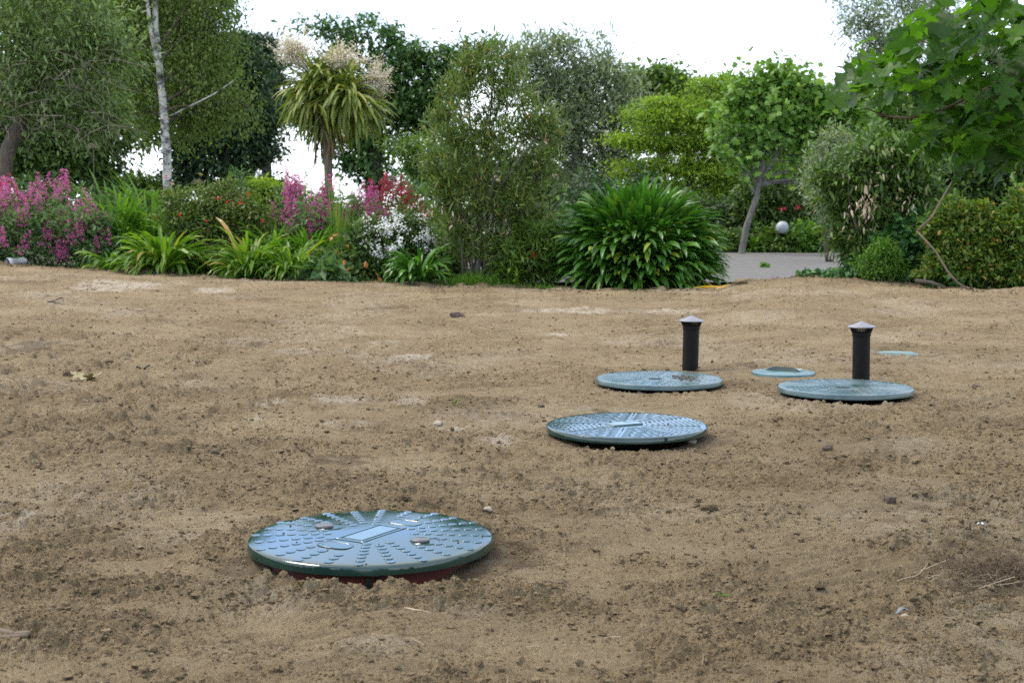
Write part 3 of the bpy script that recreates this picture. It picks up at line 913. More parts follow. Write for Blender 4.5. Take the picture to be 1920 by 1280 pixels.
def ribbed_lid(L, label, mat, seed, slot=True, rot=0.0, plate=False):
    t = thing("tank_lid", label, "tank lid", (L.c[0], L.c[1], L.z - .05), "septic tank lids")
    mb = MB()
    lid_body(mb, L, L.R)
    nsec = 8
    for k in range(nsec):                     # each sector carries rows of short bars square to its own middle line
        a = rot + k * 2 * math.pi / nsec
        ca, sa = math.cos(a), math.sin(a)
        for i in range(11):
            r = (.26 + i * .066) * L.R
            hw = r * math.tan(math.pi / nsec) - .008
            nb = max(1, int(2 * hw / .055))
            for j in range(nb):
                off = -hw + (j + .5) * 2 * hw / nb
                if math.hypot(r, off) > L.R * .95: continue
                p = (r * ca - off * sa, r * sa + off * ca)
                if slot and abs(p[0] + .03) < .085 and abs(p[1] + .06) < .05: continue
                mb.box(on_lid(L, *p) , (.0042, hw / nb - .005, .0009), a, .85)
        a2 = a + math.pi / nsec
        mb.box(on_lid(L, .6 * L.R * math.cos(a2), .6 * L.R * math.sin(a2)) , (.33 * L.R, .003, .0011), a2, .9)
    mb.build("lid_disc", mat, t, True).data.set_sharp_from_angle(angle=R(35))
    if slot:
        mb = MB()
        q = on_lid(L, -.03, -.06)
        th = np.linspace(0, 2 * np.pi, 24)[:-1]
        ring = np.array([q + np.array([.045 * math.copysign(abs(math.cos(x)) ** .45, math.cos(x)), .022 * math.sin(x), .003]) for x in th])
        mb.add(np.concatenate([ring, [q + np.array([0, 0, .003])]]), [[i, (i + 1) % 23, 23] for i in range(23)])
        mb.build("slot_shade", M['slot'], t)  # flat patch on the lid, the slot's inner shade painted dark
    if plate:
        mb = MB()
        mb.box(on_lid(L, -.01, .0) + np.array([0, 0, .003]), (.085, .04, .0035), R(24), .94)
        mb.box(on_lid(L, .03, .05) + np.array([0, 0, .004]), (.05, .012, .004), R(24), .9)
        mb.build("label_plate", M['plate'], t)
    return t


DOME[0] = .004
tilted = ribbed_lid(LIDS[1], "glossy ribbed green lid with a centre plate, a stone under its rim", M['lid_wet'], 2, False, .2, True)
tilted.rotation_euler = (R(.5), R(-.3), 0)
ribbed_lid(LIDS[2], "dusty ribbed lid with a slot and mud smudge, beside the shorter vent pipe", M['lid_dry'], 3, True, .1)
ribbed_lid(LIDS[3], "dusty ribbed green lid with a slot, before the taller vent pipe", M['lid_dry'], 4, True, .45)
# smudge of mud on one lid
mb = MB()
rgm = np.random.default_rng(3)
Lm = LIDS[2]
for i in range(90):
    a, b = .16 + rgm.normal(0, .035), -.02 + rgm.normal(0, .06)
    q = on_lid(Lm, a, b)
    s = rgm.uniform(.004, .012)
    mb.scatter(ROCK[i % 8][0], ROCK[i % 8][1], (np.eye(3) * np.array([s, s, s * .4])[:, None])[None], q[None] + np.array([[0, 0, .004]]))
tag(mb.build("mud_smear", M['darkclod']), "dark crumbs of mud smeared on the dusty lid by the shorter pipe", "mud")

L = SMALL[0]
t = thing("inspection_cover", "small pale green round cover with a raised curved handle bar", "cover", (L.c[0], L.c[1], L.z - .02))
mb = MB()
mb.lathe([(.0005, L.z), (L.R - .02, L.z), (L.R - .004, L.z - .002), (L.R, L.z - .008), (L.R - .001, L.z - .03)], 90, (L.c[0], L.c[1], 0))
mb.lathe([(L.R - .035, L.z - .001), (L.R - .032, L.z + .002), (L.R - .028, L.z - .001)], 90, (L.c[0], L.c[1], 0))
mb.build("cover_disc", M['lid_pale'], t, True).data.set_sharp_from_angle(angle=R(40))
mb = MB()
p0 = np.array([L.c[0] - .105, L.c[1] + .09, L.z]); p1 = np.array([L.c[0] + .115, L.c[1] - .055, L.z])
n_h = 17
V, Q = [], []
dvec = (p1 - p0)[:2]; dvec /= np.linalg.norm(dvec); nvec = np.array([-dvec[1], dvec[0]])
for i in range(n_h):
    q = i / (n_h - 1)
    hgt = .024 * min(1, 6 * q, 6 * (1 - q))
    c = p0 + (p1 - p0) * q
    bow = .022 * math.sin(math.pi * q)
    for sgn, hh in ((-1, -.002), (-.75, hgt), (.75, hgt), (1, -.002)):
        V.append([c[0] + nvec[0] * (sgn * .012 + bow), c[1] + nvec[1] * (sgn * .012 + bow), L.z + hh])
for i in range(n_h - 1):
    for j in range(3):
        a = i * 4 + j
        Q.append([a, a + 4, a + 5, a + 1])
mb.add(V, Q)
mb.build("handle", M['lid_wet'], t, True).data.set_sharp_from_angle(angle=R(40))
L = SMALL[1]
t = thing("inspection_cover", "small flat pale mint round cover without a handle, half sunk in soil", "cover", (L.c[0], L.c[1], L.z - .02))
mb = MB()
mb.lathe([(.0005, L.z), (L.R - .03, L.z), (L.R - .027, L.z + .002), (L.R - .006, L.z + .002), (L.R, L.z - .005), (L.R, L.z - .03)], 80, (L.c[0], L.c[1], 0))
mb.build("cover_disc", M['lid_pale'], t, True).data.set_sharp_from_angle(angle=R(40))

# ------------------------------------------------------------------ vent pipes
def vent_pipe(px, Y, zrim, ztip, lean, label):
    c = at(px, 700, Y)
    g0 = -.10
    t = thing("vent_pipe", label, "vent pipe", (c[0], Y, g0), "vent pipes behind the lids")
    rad = .0555
    t.rotation_euler = (0, R(lean), 0)
    top = zrim - .005 - g0

    def bld(mb, name, mat, smooth_=True):
        V = np.concatenate(mb.V)
        me = mesh_np(name, V, np.concatenate(mb.F), smooth_)
        me.materials.append(mat)
        me.set_sharp_from_angle(angle=R(35))
        o = bpy.data.objects.new(name, me)
        COL.objects.link(o)
        o.parent = t
        return o
    mb = MB()
    mb.lathe([(rad, 0), (rad, top - .040), (rad - .004, top - .040), (rad - .004, 0)], 48)
    for zz in (.42, .17):                         # faint extrusion seams
        mb.lathe([(rad, top * zz - .001), (rad + .0006, top * zz), (rad, top * zz + .001)], 48)
    bld(mb, "pipe", M['black'])
    # flared collar made of fins, so that light shows through the vents
    mb = MB()
    mb.lathe([(rad + .003, top - .062), (rad + .004, top - .058), (rad + .004, top - .036), (rad, top - .036)], 48)
    mb.lathe([(rad + .016, top - .006), (rad + .019, top - .004), (rad + .019, top), (rad + .01, top)], 48)
    for zz in (top - .027, top - .017):
        r0 = rad + .004 + (zz - top + .036) * .45
        mb.lathe([(r0 - .002, zz - .0022), (r0 + .001, zz - .002), (r0 + .002, zz + .002), (r0 - .002, zz + .0022)], 48)
    for k in range(40):
        a = k * 2 * math.pi / 40
        r0, r1 = rad + .004, rad + .017
        P = np.array([[r0 * math.cos(a), r0 * math.sin(a), top - .037], [r1 * math.cos(a), r1 * math.sin(a), top - .003]])
        mb.tube(P, .0033, 4)
    bld(mb, "vent_collar", M['black'])
    mb = MB()
    rc = .089
    hh = ztip - zrim
    mb.lathe([(.0005, top + hh + .004), (.012, top + hh - .001), (rc * .5, top + hh * .48), (rc - .006, top + .004), (rc, top - .001), (rc - .003, top - .005), (rc * .8, top + .0), (.01, top + hh * .6)], 56)
    bld(mb, "rain_cap", M['zinc'])
    return t


vent_pipe(1293.5, 9.84, .351, .384, .9, "shorter black vent pipe with a pale cone cap, behind the lid with a mud smudge")
vent_pipe(1615, 9.12, .370, .402, -.6, "taller black vent pipe with a pale cone cap, between two pale green covers")
# ------------------------------------------------------------------ plants: generators
UP = np.array([0, 0, 1.0])
BACK = {'willow_tree': 1.5, 'lime_tree': 1.5, 'poplar_tree': 1.45, 'background_tree': 1.45, 'oak_tree': 1.45, 'distant_tree': 1.5, 'evergreen_tree': 1.25, 'cypress_tree': 1.35}


def clump_world(cl, Y):
    """clump rows (px, py, rx, ry [, dy [, depth]]) in the photograph to world centres and half sizes"""
    C, S = [], []
    for c in cl:
        px, py, rx, ry = c[:4]
        dy = c[4] if len(c) > 4 else 0
        yy = Y + dy
        k = yy / F
        C.append(at(px, py, yy))
        dep = c[5] if len(c) > 5 else .5 * (rx + ry) * k
        S.append((rx * k, dep, ry * k))
    return np.array(C), np.array(S)


def sprays(C, S, per, rng, shell=.45, zflat=1.0):
    """points filling each ellipsoid, denser toward its outside; returns points and outward directions"""
    P, D = [], []
    vol = (S[:, 0] * S[:, 1] * S[:, 2]) ** (1 / 3)
    for c, s, v in zip(C, S, vol / vol.mean()):
        n = max(3, int(per * v ** 2))
        nb = max(4, n // 11)                       # tufts: boughs of their own with gaps between
        d = rng.normal(size=(nb, 3))
        d /= np.linalg.norm(d, axis=1, keepdims=True)
        r = rng.random(nb) ** shell * rng.uniform(.85, 1.32, nb)
        bc = d * r[:, None]
        w_ = rng.integers(0, nb, n)
        br = rng.uniform(.12, .36, nb)[w_]
        off = rng.normal(size=(n, 3)) * br[:, None] * np.array([1, 1, .6])
        q = bc[w_] + off
        P.append(c + q * s)
        dd = q + off * 2
        D.append(dd / (np.linalg.norm(dd, axis=1, keepdims=True) + 1e-6))
    return np.concatenate(P), np.concatenate(D)


def leaves(mb, P, D, n, spread, size, tmpl, rng, out=.6, droop=.3, up=0.0, flat=1.0, jit=.35, upn=None, stretch=None):
    """n leaves about each spray point"""
    N = len(P) * n
    p = np.repeat(P, n, 0)
    d = np.repeat(D, n, 0)
    g = rng.normal(size=(N, 3)) * spread
    g[:, 2] *= flat
    if stretch is not None: g *= stretch
    p = p + g
    a = d * out + rng.normal(size=(N, 3)) * .55 + np.array([0, 0, up - droop])
    nz = rng.normal(size=(N, 3)) * .55 + UP
    s = size * (1 + jit * rng.normal(size=N)).clip(.4, 1.9)
    fr = frames(a, nz) * s[:, None, None]
    mb.scatter(tmpl[0], tmpl[1], fr, p)
    return p


def curve(p0, p1, rng, n=8, bend=.12, sag=0.0):
    t = np.linspace(0, 1, n)[:, None]
    ln = np.linalg.norm(p1 - p0)
    off = rng.normal(size=3) * bend * ln
    off2 = rng.normal(size=3) * bend * ln * .5
    P = p0 + (p1 - p0) * t + off * (t * (1 - t) * 2) + off2 * np.sin(t * 6.28) * .5
    P[:, 2] += sag * ln * (t[:, 0] * (1 - t[:, 0])) * 4
    return P


def wood(mb, trunk, C, Pspr, rng, r0, r1, limb=.45, twig_every=3, twig_r=.008, start=.35, mb2=None):
    """trunk, a limb to every clump and twigs to some of the sprays"""
    trunk = np.asarray(trunk, float)
    n = len(trunk)
    tt = np.linspace(0, n - 1, n * 5)
    T = np.stack([np.interp(tt, np.arange(n), trunk[:, i]) for i in range(3)], -1)
    T[1:-1] += rng.normal(size=T[1:-1].shape) * r0 * .06
    rr = np.linspace(r0, r1, len(T))
    rr[0] *= 1.35
    mb.tube(T, rr, 10)
    if mb2 is not None: mb = mb2
    ends = []
    lo = int(len(T) * start)
    for c in C:
        i = lo + int(np.argmin(np.linalg.norm((T[lo:] - (c - np.array([0, 0, .35 * abs(c[2] - T[lo, 2])]))), axis=1)))
        P = curve(T[i], c, rng, 9, .10, .06)
        ra = min(rr[i] * limb, .09 * r0 + .02 * np.linalg.norm(c - T[i]) + .01)
        mb.tube(P, np.linspace(ra, ra * .3, 9), 6)
        ends.append(P)
    E = np.concatenate([e[2:] for e in ends]) if ends else T
    if twig_every:
        for q in Pspr[::twig_every]:
            j = int(np.argmin(np.linalg.norm(E - q, axis=1)))
            mb.tube(curve(E[j], q, rng, 5, .12), np.linspace(twig_r, twig_r * .4, 5), 3, False)


def tree(name, label, cat, Y, trunk, r, clumps, per, nleaf, spread, size, tmpl, leaf, bark, seed, group=None, twig_every=4, twig_r=.01, shell=.45,
         start=.35, crown='crown', limb_mat=None, dens=2.1, big=1.22, k=1.0, **kw):
    k = BACK.get(name, k)
    Y, r, twig_r, spread, size = Y * k, (r[0] * k, r[1] * k), twig_r * k, spread * k, size * k
    per, twig_every, size, spread = per * dens, int(twig_every * 2.2), size * big, spread * 1.1
    rng = np.random.default_rng(seed)
    T = [at(px, py, Y + (dy[0] if dy else 0)) for px, py, *dy in trunk]
    T[0][2] = gz(T[0][0], T[0][1]) - .1
    t = thing(name, label, cat, T[0] + np.array([0, 0, .1]), group)
    C, S = clump_world(clumps, Y)
    P, D = sprays(C, S, per, rng, shell)
    mb = MB()
    ml = MB() if limb_mat else None
    wood(mb, T, C, P, rng, r[0], r[1], twig_every=twig_every, twig_r=twig_r, start=start, mb2=ml)
    if ml: ml.build("limbs", limb_mat, t, True)
    mb.build("trunk", bark, t, True)
    mb = MB()
    leaves(mb, P, D, nleaf, spread, size, tmpl, rng, **kw)
    mb.build(crown, leaf, t)
    return t


def shrub(name, label, cat, Y, base_px, clumps, per, nleaf, spread, size, tmpl, leaf, seed, stems=7, bark=None, group=None, stem_r=.015, shell=.5, foliage='foliage', twig_every=5, dens=1.8, big=1.1, **kw):
    """a many-stemmed bush that starts from the ground under base_px"""
    per, size = per * dens, size * big
    rng = np.random.default_rng(seed)
    b = at(base_px, 500, Y)
    b[2] = gz(b[0], b[1])
    t = thing(name, label, cat, b, group)
    C, S = clump_world(clumps, Y)
    P, D = sprays(C, S, per, rng, shell)
    mb = MB()
    E = []
    for k in range(max(stems, len(C))):
        c = C[k % len(C)] + rng.normal(size=3) * S[k % len(C)] * .3
        q = b + np.array([rng.normal() * stem_r * 5, rng.normal() * stem_r * 5, -.05])
        Pc = curve(q, c, rng, 9, .07, .03)
        mb.tube(Pc, np.linspace(stem_r, stem_r * .35, 9), 6)
        E.append(Pc[3:])
    E = np.concatenate(E)
    for q in P[::twig_every]:
        j = int(np.argmin(np.linalg.norm(E - q, axis=1)))
        mb.tube(curve(E[j], q, rng, 5, .1), np.linspace(stem_r * .3, stem_r * .12, 5), 3, False)
    mb.build("stems", bark or M['bark'], t, True)
    mb = MB()
    leaves(mb, P, D, nleaf, spread, size, tmpl, rng, **kw)
    mb.build(foliage, leaf, t)
    return t, P, D, rng


def straps(mb, roots, az, el, ln, droop, wid, rng, seg=7, tipw=.12, pw=1.6, lift=0.0):
    """arching strap leaves, V-shaped in section"""
    N = len(az)
    t = np.linspace(0, 1, seg + 1)
    e = el[:, None] - droop[:, None] * t[None] ** pw
    tw = rng.normal(size=N) * .25
    a = az[:, None] + tw[:, None] * t[None]
    step = ln[:, None] / seg
    dx = np.cos(e) * np.cos(a) * step; dy = np.cos(e) * np.sin(a) * step; dz = np.sin(e) * step
    P = np.zeros((N, seg + 1, 3))
    P[:, 1:, 0] = np.cumsum(dx[:, :-1], 1); P[:, 1:, 1] = np.cumsum(dy[:, :-1], 1); P[:, 1:, 2] = np.cumsum(dz[:, :-1], 1)
    P += roots[:, None]
    w_ = wid[:, None] * (np.minimum(1, .55 + 1.6 * t) * np.sqrt(np.clip(1 - ((t - .62) / .38).clip(0) ** 2, 0, 1)) + .02)[None]
    roll = rng.normal(size=N) * .35
    side = np.stack([-np.sin(a), np.cos(a), np.tan(np.clip(roll, -.8, .8))[:, None] * np.ones_like(a)], -1)
    side /= np.linalg.norm(side, axis=-1, keepdims=True)
    nrm = np.stack([-np.sin(e) * np.cos(a), -np.sin(e) * np.sin(a), np.cos(e)], -1)
    Lf = P + side * w_[..., None] * .5 + nrm * w_[..., None] * .16
    Rt = P - side * w_[..., None] * .5 + nrm * w_[..., None] * .16
    V = np.stack([Lf, P, Rt], 2).reshape(-1, 3)
    o = (np.arange(N) * (seg + 1) * 3)[:, None, None]
    i = (np.arange(seg) * 3)[None, :, None]
    q = np.array([[0, 3, 4, 1], [1, 4, 5, 2]])
    Fq = (o[..., None] + i[..., None] + q[None, None]).reshape(-1, 4)
    mb.add(V, Fq)


def strap_plant(name, label, px, py, Y, halfw, height, n, leaf, seed, wid=.035, group=None, el=(1.45, .6), droop=(1.2, 2.7), spread=.30, pw=1.6, cat='plant', lnj=.18):
    rng = np.random.default_rng(seed)
    b = at(px, py, Y)
    g = gz(b[0], b[1])
    b[2] = max(g, min(b[2], g + .15))
    t = thing(name, label, cat, b, group)
    k = Y / F
    W, H = halfw * k, height * k
    rr = W * spread * np.sqrt(rng.random(n))
    th = rng.uniform(0, 6.283, n)
    roots = b + np.stack([rr * np.cos(th), rr * np.sin(th), -.03 + 0 * rr], -1)
    az = th + rng.normal(size=n) * .45
    u = rng.random(n)
    e0 = el[0] + (el[1] - el[0]) * u ** 1.1
    dr = droop[0] + (droop[1] - droop[0]) * rng.random(n)
    ln = (H * 1.18 * (1 - u) + W * 1.25 * u) * (1 + lnj * rng.normal(size=n)).clip(.55, 1.4)
    mb = MB()
    straps(mb, roots, az, e0, ln, dr, wid * (1 + .2 * rng.normal(size=n)).clip(.5, 1.5), rng, pw=pw)
    mb.build("strap_leaves", leaf, t)
    return t


# petals gathered into a valerian panicle: one mesh for each colour, shared by its copies
def panicle_mesh(seed, mat):
    rng = np.random.default_rng(seed)
    mb = MB()
    P, D = [], []
    for tier in range(8):
        q = tier / 7
        r = .062 * (1 - q) ** .8 + .008
        z = -.14 + .27 * q
        for _ in range(int(5 * (1 - q)) + 3):
            a = rng.uniform(0, 6.283)
            c = np.array([r * math.cos(a), r * math.sin(a), z + rng.normal() * .008])
            m = 9
            P.append(c + rng.normal(size=(m, 3)) * np.array([.012, .012, .006]))
            D.append(np.tile([math.cos(a) * .5, math.sin(a) * .5, .9], (m, 1)))
    P = np.concatenate(P); D = np.concatenate(D)
    fr = frames(D + rng.normal(size=D.shape) * .5, rng=rng) * rng.uniform(.012, .019, len(P))[:, None, None]
    V, Fc = T_kite(.75, .1, .1)
    mb.scatter(V, Fc, fr, P)
    me = mesh_np("flower_head", np.concatenate(mb.V), np.concatenate(mb.F))
    me.materials.append(mat)
    return me


PANICLES = {k: [panicle_mesh(100 + i, M[k]) for i in range(4)] for k in ('pink', 'crimson')}


def valerian(label, px, py, Y, halfw, height, heads, colour, seed, leafn=5, size=.9, top=.0, group="valerian plants in the flower bed", up_only=False):
    """leafy grey-green clump with upright flower panicles; each panicle a part"""
    rng = np.random.default_rng(seed)
    b = at(px, py, Y)
    b[2] = gz(b[0], b[1])
    k = Y / F
    W, H = halfw * k, (at(px, py - height, Y)[2] - b[2])
    t = thing("valerian_plant", label, "flowering plant", b, group)
    C = np.array([b + np.array([0, 0, H * .42])]); S = np.array([[W, W * .7, H * .46]])
    P, D = sprays(C, S, 260, rng, .5)
    mbl, mbs = MB(), MB()
    leaves(mbl, P, D, leafn + 4, .055, .085, T_kite(.36, .06, .15), rng, out=.5, droop=-.15)
    hp = []
    for i in range(int(heads * .9)):
        a = rng.uniform(math.pi - .5, 2 * math.pi + .5)
        f = rng.uniform(.55, 1.0) if (up_only or math.sin(a) > 0) else rng.uniform(.28, 1.0)
        q = math.sqrt(max(0, 1 - ((f - .42) / .60) ** 2)) * (rng.uniform(.3, 1.0) if f > .75 else 1.0)
        hp.append(b + np.array([W * q * math.cos(a), W * .75 * q * math.sin(a), H * f + rng.normal() * .03]))
    for q in hp:
        mbs.tube(curve(np.array([b[0] + (q[0] - b[0]) * .45, b[1] + (q[1] - b[1]) * .45, b[2]]), q, rng, 6, .04), np.linspace(.006, .003, 6), 4, False)
    mbs.build("stems", M['stem'], t)
    mbl.build("foliage", M['val_leaf'], t)
    for i, q in enumerate(hp):
        o = bpy.data.objects.new("flower_head", PANICLES[colour][i % 4])
        COL.objects.link(o)
        o.parent = t
        o.location = q - b
        o.rotation_euler = (rng.normal() * .18, rng.normal() * .18, rng.uniform(0, 6.28))
        s = size * rng.uniform(.75, 1.3)
        o.scale = (s, s, s * rng.uniform(.9, 1.25))
    return t


K = T_kite(.5)
KN = T_kite(.3, .05, .1)
LG = T_long(.16)
LGW = T_long(.24)

# ------------------------------------------------------------------ trees behind the bed
olive = tree("olive_tree", "broad grey-green tree tangled with bare hanging twigs above the pink valerian", "tree", 24, [(-30, 350), (12, 290), (42, 215), (70, 150), (95, 70)], (.15, .07),
     [(50, 50, 120, 80), (150, 60, 100, 75), (185, 150, 70, 80), (80, 150, 110, 80), (-60, 110, 110, 110), (60, -60, 150, 90), (200, 225, 50, 55), (130, 225, 70, 50), (30, 170, 90, 60), (215, 100, 40, 60)],
     95, 9, .11, .085, LGW, M['olive'], M['bark'], 21, twig_every=3, droop=.3, dens=2.6)
rng = np.random.default_rng(5)
mb = MB()
for i in range(190):                       # the tangle of dead twigs inside the olive
    c = at(rng.uniform(-40, 210), rng.uniform(90, 250), 23.4 + rng.normal() * .5)
    d = rng.normal(size=3) * np.array([.30, .2, .12]) + np.array([.12, 0, -.22])
    mb.tube(curve(c, c + d * rng.uniform(.7, 1.7), rng, 6, .18, .10), np.linspace(.0065, .003, 6), 3, False)
mb.build("bare_twigs", M['dead_twig'], olive)
tree("evergreen_tree", "dark dense tree under the grey-green one, leaving a sky gap beside the birch", "tree", 27, [(100, 360), (110, 300), (120, 240)], (.15, .08),
     [(30, 290, 100, 60), (120, 290, 90, 60), (180, 290, 45, 50), (190, 230, 60, 60), (60, 220, 90, 60), (-40, 250, 90, 90), (140, 320, 90, 30), (215, 190, 45, 50)], 120, 9, .14, .10, K, M['under'], M['darkbark'], 22, shell=.6)
tree("birch_tree", "silver birch with a white blotched trunk and pale hanging foliage", "birch tree", 28,
     [(319, 362), (313, 300), (306, 200), (297, 110), (291, 30), (285, -70)], (.10, .045),
     [(235, 50, 60, 80, 0.3), (330, 50, 60, 80, 0.75), (390, 45, 50, 65, 0.3), (255, 150, 40, 55, 0.75), (345, 170, 50, 60, 0.75), (405, 150, 50, 50, 0.3), (370, 110, 60, 60, 0.3), (300, -20, 110, 70, 0.75), (410, -20, 40, 60, 0.3), (350, 235, 45, 35, 0.75), (262, 215, 32, 40, 0.75), (440, 190, 40, 40, 0.3), (240, -40, 80, 60, 0.3), (385, 205, 35, 30, 0.3)],
     110, 8, .10, .055, K, M['birch'], M['birchbark'], 23, dens=2.7, limb_mat=M['bark'], twig_every=3, twig_r=.009, droop=.9, stretch=np.array([1, 1, 2.4]), start=.3)
mb = MB()
rng = np.random.default_rng(6)
mb.tube(np.array([at(303, 165, 28), at(296, 120, 27.9), at(283, 60, 27.9), at(275, 0, 27.8), at(268, -70, 27.7)]), [.05, .05, .045, .035, .03], 8)
mb.tube(np.array([at(320, 218, 27.9), at(345, 205, 27.7), at(375, 190, 27.6), at(402, 176, 27.6), at(440, 150, 27.8)]), [.024, .02, .015, .010, .004], 6)
bt = bpy.data.objects["birch_tree"]
mb.build("bough", M['birchbark'], bt, True)
tree("evergreen_tree", "tall blue-green dark tree between the birch and the palm, sky speckling its lower half", "tree", 34, [(432, 380), (428, 300), (424, 200), (418, 100)], (.22, .1),
     [(430, 105, 50, 35), (465, 150, 50, 35), (420, 190, 80, 45), (478, 215, 45, 40), (430, 262, 85, 38), (372, 250, 50, 40), (488, 280, 36, 35), (350, 300, 40, 25), (430, 305, 70, 22), (500, 250, 25, 25), (385, 150, 60, 50), (355, 200, 50, 40), (420, 338, 80, 16), (350, 330, 30, 14)],
     115, 9, .15, .11, K, M['dark'], M['darkbark'], 24, dens=1.5, shell=.6, flat=.6)
tree("cypress_tree", "dark flat-layered conifer showing between the tall evergreen and the palm", "tree", 38, [(500, 390), (500, 250), (498, 130)], (.18, .06),
     [(500, 118, 22, 12), (512, 150, 20, 10), (490, 95, 22, 12), (520, 185, 22, 12), (505, 205, 28, 12), (535, 215, 18, 12), (470, 80, 30, 14)], 70, 11, .12, .12, KN, M['dark'], M['darkbark'], 25, flat=.4)

tree("evergreen_tree", "deep green tall tree filling the gaps behind the birch and the grey-green tree", "tree", 33, [(185, 380), (185, 260), (180, 120)], (.2, .1),
     [(50, 20, 100, 80), (170, 40, 80, 80), (250, 130, 60, 80), (330, 60, 70, 70), (375, 130, 50, 60), (285, 230, 42, 36), (190, 180, 80, 60), (90, 150, 90, 70), (320, 180, 50, 50), (250, 20, 80, 60), (-20, 200, 80, 80), (360, -10, 50, 40)],
     110, 9, .16, .13, K, M['under'], M['darkbark'], 38)

# cabbage palm
PY = 22.0
rng = np.random.default_rng(31)
pb = at(616, 360, PY); pb[2] = gz(pb[0], PY)
palm = thing("cabbage_palm", "cabbage palm with drooping yellow-green straps and three cream flower plumes", "palm tree", pb)
mb = MB()
T = np.array([pb - [0, 0, .1], at(616, 340, PY), at(615, 300, PY), at(613, 268, PY), at(612, 235, PY), at(613, 200, PY)])
mb.tube(np.stack([np.interp(np.linspace(0, 5, 30), np.arange(6), T[:, i]) for i in range(3)], -1), np.interp(np.linspace(0, 5, 30), np.arange(6), [.085, .062, .066, .085, .13, .10]), 12)
heads = [(588, 172), (620, 150), (652, 180), (610, 200), (636, 205)]
for hx, hy in heads:
    mb.tube(curve(at(612, 225, PY), at(hx, hy, PY + rng.normal() * .1), rng, 7, .05), np.linspace(.075, .05, 7), 8)
mb.build("trunk", M['bark'], palm, True)
mb = MB()
for hx, hy in heads:
    n = 230
    c = at(hx, hy, PY + rng.normal() * .15)
    az = rng.uniform(0, 6.283, n)
    u = rng.random(n)
    el = 1.5 - 2.5 * u
    roots = c + rng.normal(size=(n, 3)) * np.array([.04, .04, .09])
    straps(mb, roots, az, el, rng.uniform(.46, .88, n) * np.interp(u, [0, .25, .5, 1], [.6, .75, 1, 1]), np.interp(u, [0, .3, 1], [.5, 1.3, .55]) + .7 * rng.random(n), np.full(n, .044), rng, seg=6, pw=1.3)
mb.build("leaf_head", M['cordyline'], palm)
mb = MB()
n = 46
straps(mb, at(668, 205, PY - .1) + rng.normal(size=(n, 3)) * .08, rng.normal(-.6, .5, n), rng.uniform(-.6, .2, n), rng.uniform(.5, .8, n), np.full(n, 1.1), np.full(n, .045), rng, seg=6)
mb.build("hanging_leaves", M['cordyline'], palm)
mb = MB()
n = 70
straps(mb, at(613, 232, PY) + rng.normal(size=(n, 3)) * np.array([.06, .06, .10]), rng.uniform(0, 6.28, n), rng.uniform(-1.3, -.3, n), rng.uniform(.3, .62, n), np.full(n, .7), rng.uniform(.02, .04, n), rng, seg=5)
mb.build("dead_skirt", M['dead_strap'], palm)
for cx, cy, rx, ry, tipx, tipy in ((554, 98, 40, 38, 592, 160), (636, 114, 44, 24, 622, 158), (700, 156, 30, 38, 664, 190)):
    mb = MB()
    k = PY / F
    c = at(cx, cy, PY)
    st = at(tipx, tipy, PY)
    ms = MB()
    ax = curve(st, c + (c - st) * .35, rng, 8, .05)
    mb.tube(ax, np.linspace(.016, .006, 8), 5)
    for i in range(100):
        d = rng.normal(size=3); d /= np.linalg.norm(d)
        d = d * .9 + (c - st) / np.linalg.norm(c - st) * .35
        q = c + d * np.array([rx * k, rx * k * .8, ry * k]) * rng.uniform(.40, 1.38)
        a0 = ax[rng.integers(2, 7)]
        B = curve(a0, q, rng, 6, .08)
        mb.tube(B, np.linspace(.005, .003, 6), 3, False)
        tt = rng.uniform(.3, 1.05, 34)[:, None]
        p = a0 + (q - a0) * tt + rng.normal(size=(34, 3)) * .030
        dd = rng.normal(size=(34, 3)) + (q - a0) / np.linalg.norm(q - a0)
        mb.scatter(*T_kite(.45), frames(dd, rng=rng) * rng.uniform(.022, .05, 34)[:, None, None], p)
    mb.build("flower_plume", M['plume'], palm)

tree("oak_tree", "tall dark oak with lacy clumps against the sky behind the palm", "oak tree", 37, [(700, 385), (702, 330), (706, 260), (712, 180), (716, 110)], (.26, .09),
     [(615, 62, 42, 20), (690, 55, 50, 22), (585, 48, 26, 9), (765, 100, 40, 38), (808, 110, 40, 40), (740, 165, 50, 42), (800, 180, 50, 48), (720, 95, 30, 26), (762, 235, 45, 30), (692, 300, 50, 32), (655, 312, 26, 18),
      (560, 205, 22, 22), (588, 240, 22, 14), (872, 100, 28, 24), (925, 88, 38, 16), (735, 205, 60, 35), (700, 262, 50, 25), (660, 240, 35, 20), (820, 235, 45, 35), (700, 335, 45, 16), (645, 280, 30, 15), (645, 105, 34, 24), (672, 165, 40, 30), (600, 130, 24, 18), (850, 150, 30, 30), (550, 175, 20, 20)],
     75, 9, .13, .11, K, M['oak'], M['darkbark'], 26, dens=.95, twig_every=4, twig_r=.013, shell=.7)
tree("hedge_tree", "small loose light green tree by the gap between the oak and the olive-brown shrub", "tree", 27, [(800, 385), (798, 340), (790, 300)], (.05, .03),
     [(770, 275, 30, 22), (800, 320, 26, 26), (775, 325, 20, 16), (815, 280, 22, 25)], 55, 7, .09, .09, LGW, M['mid'], M['greybark'], 27)
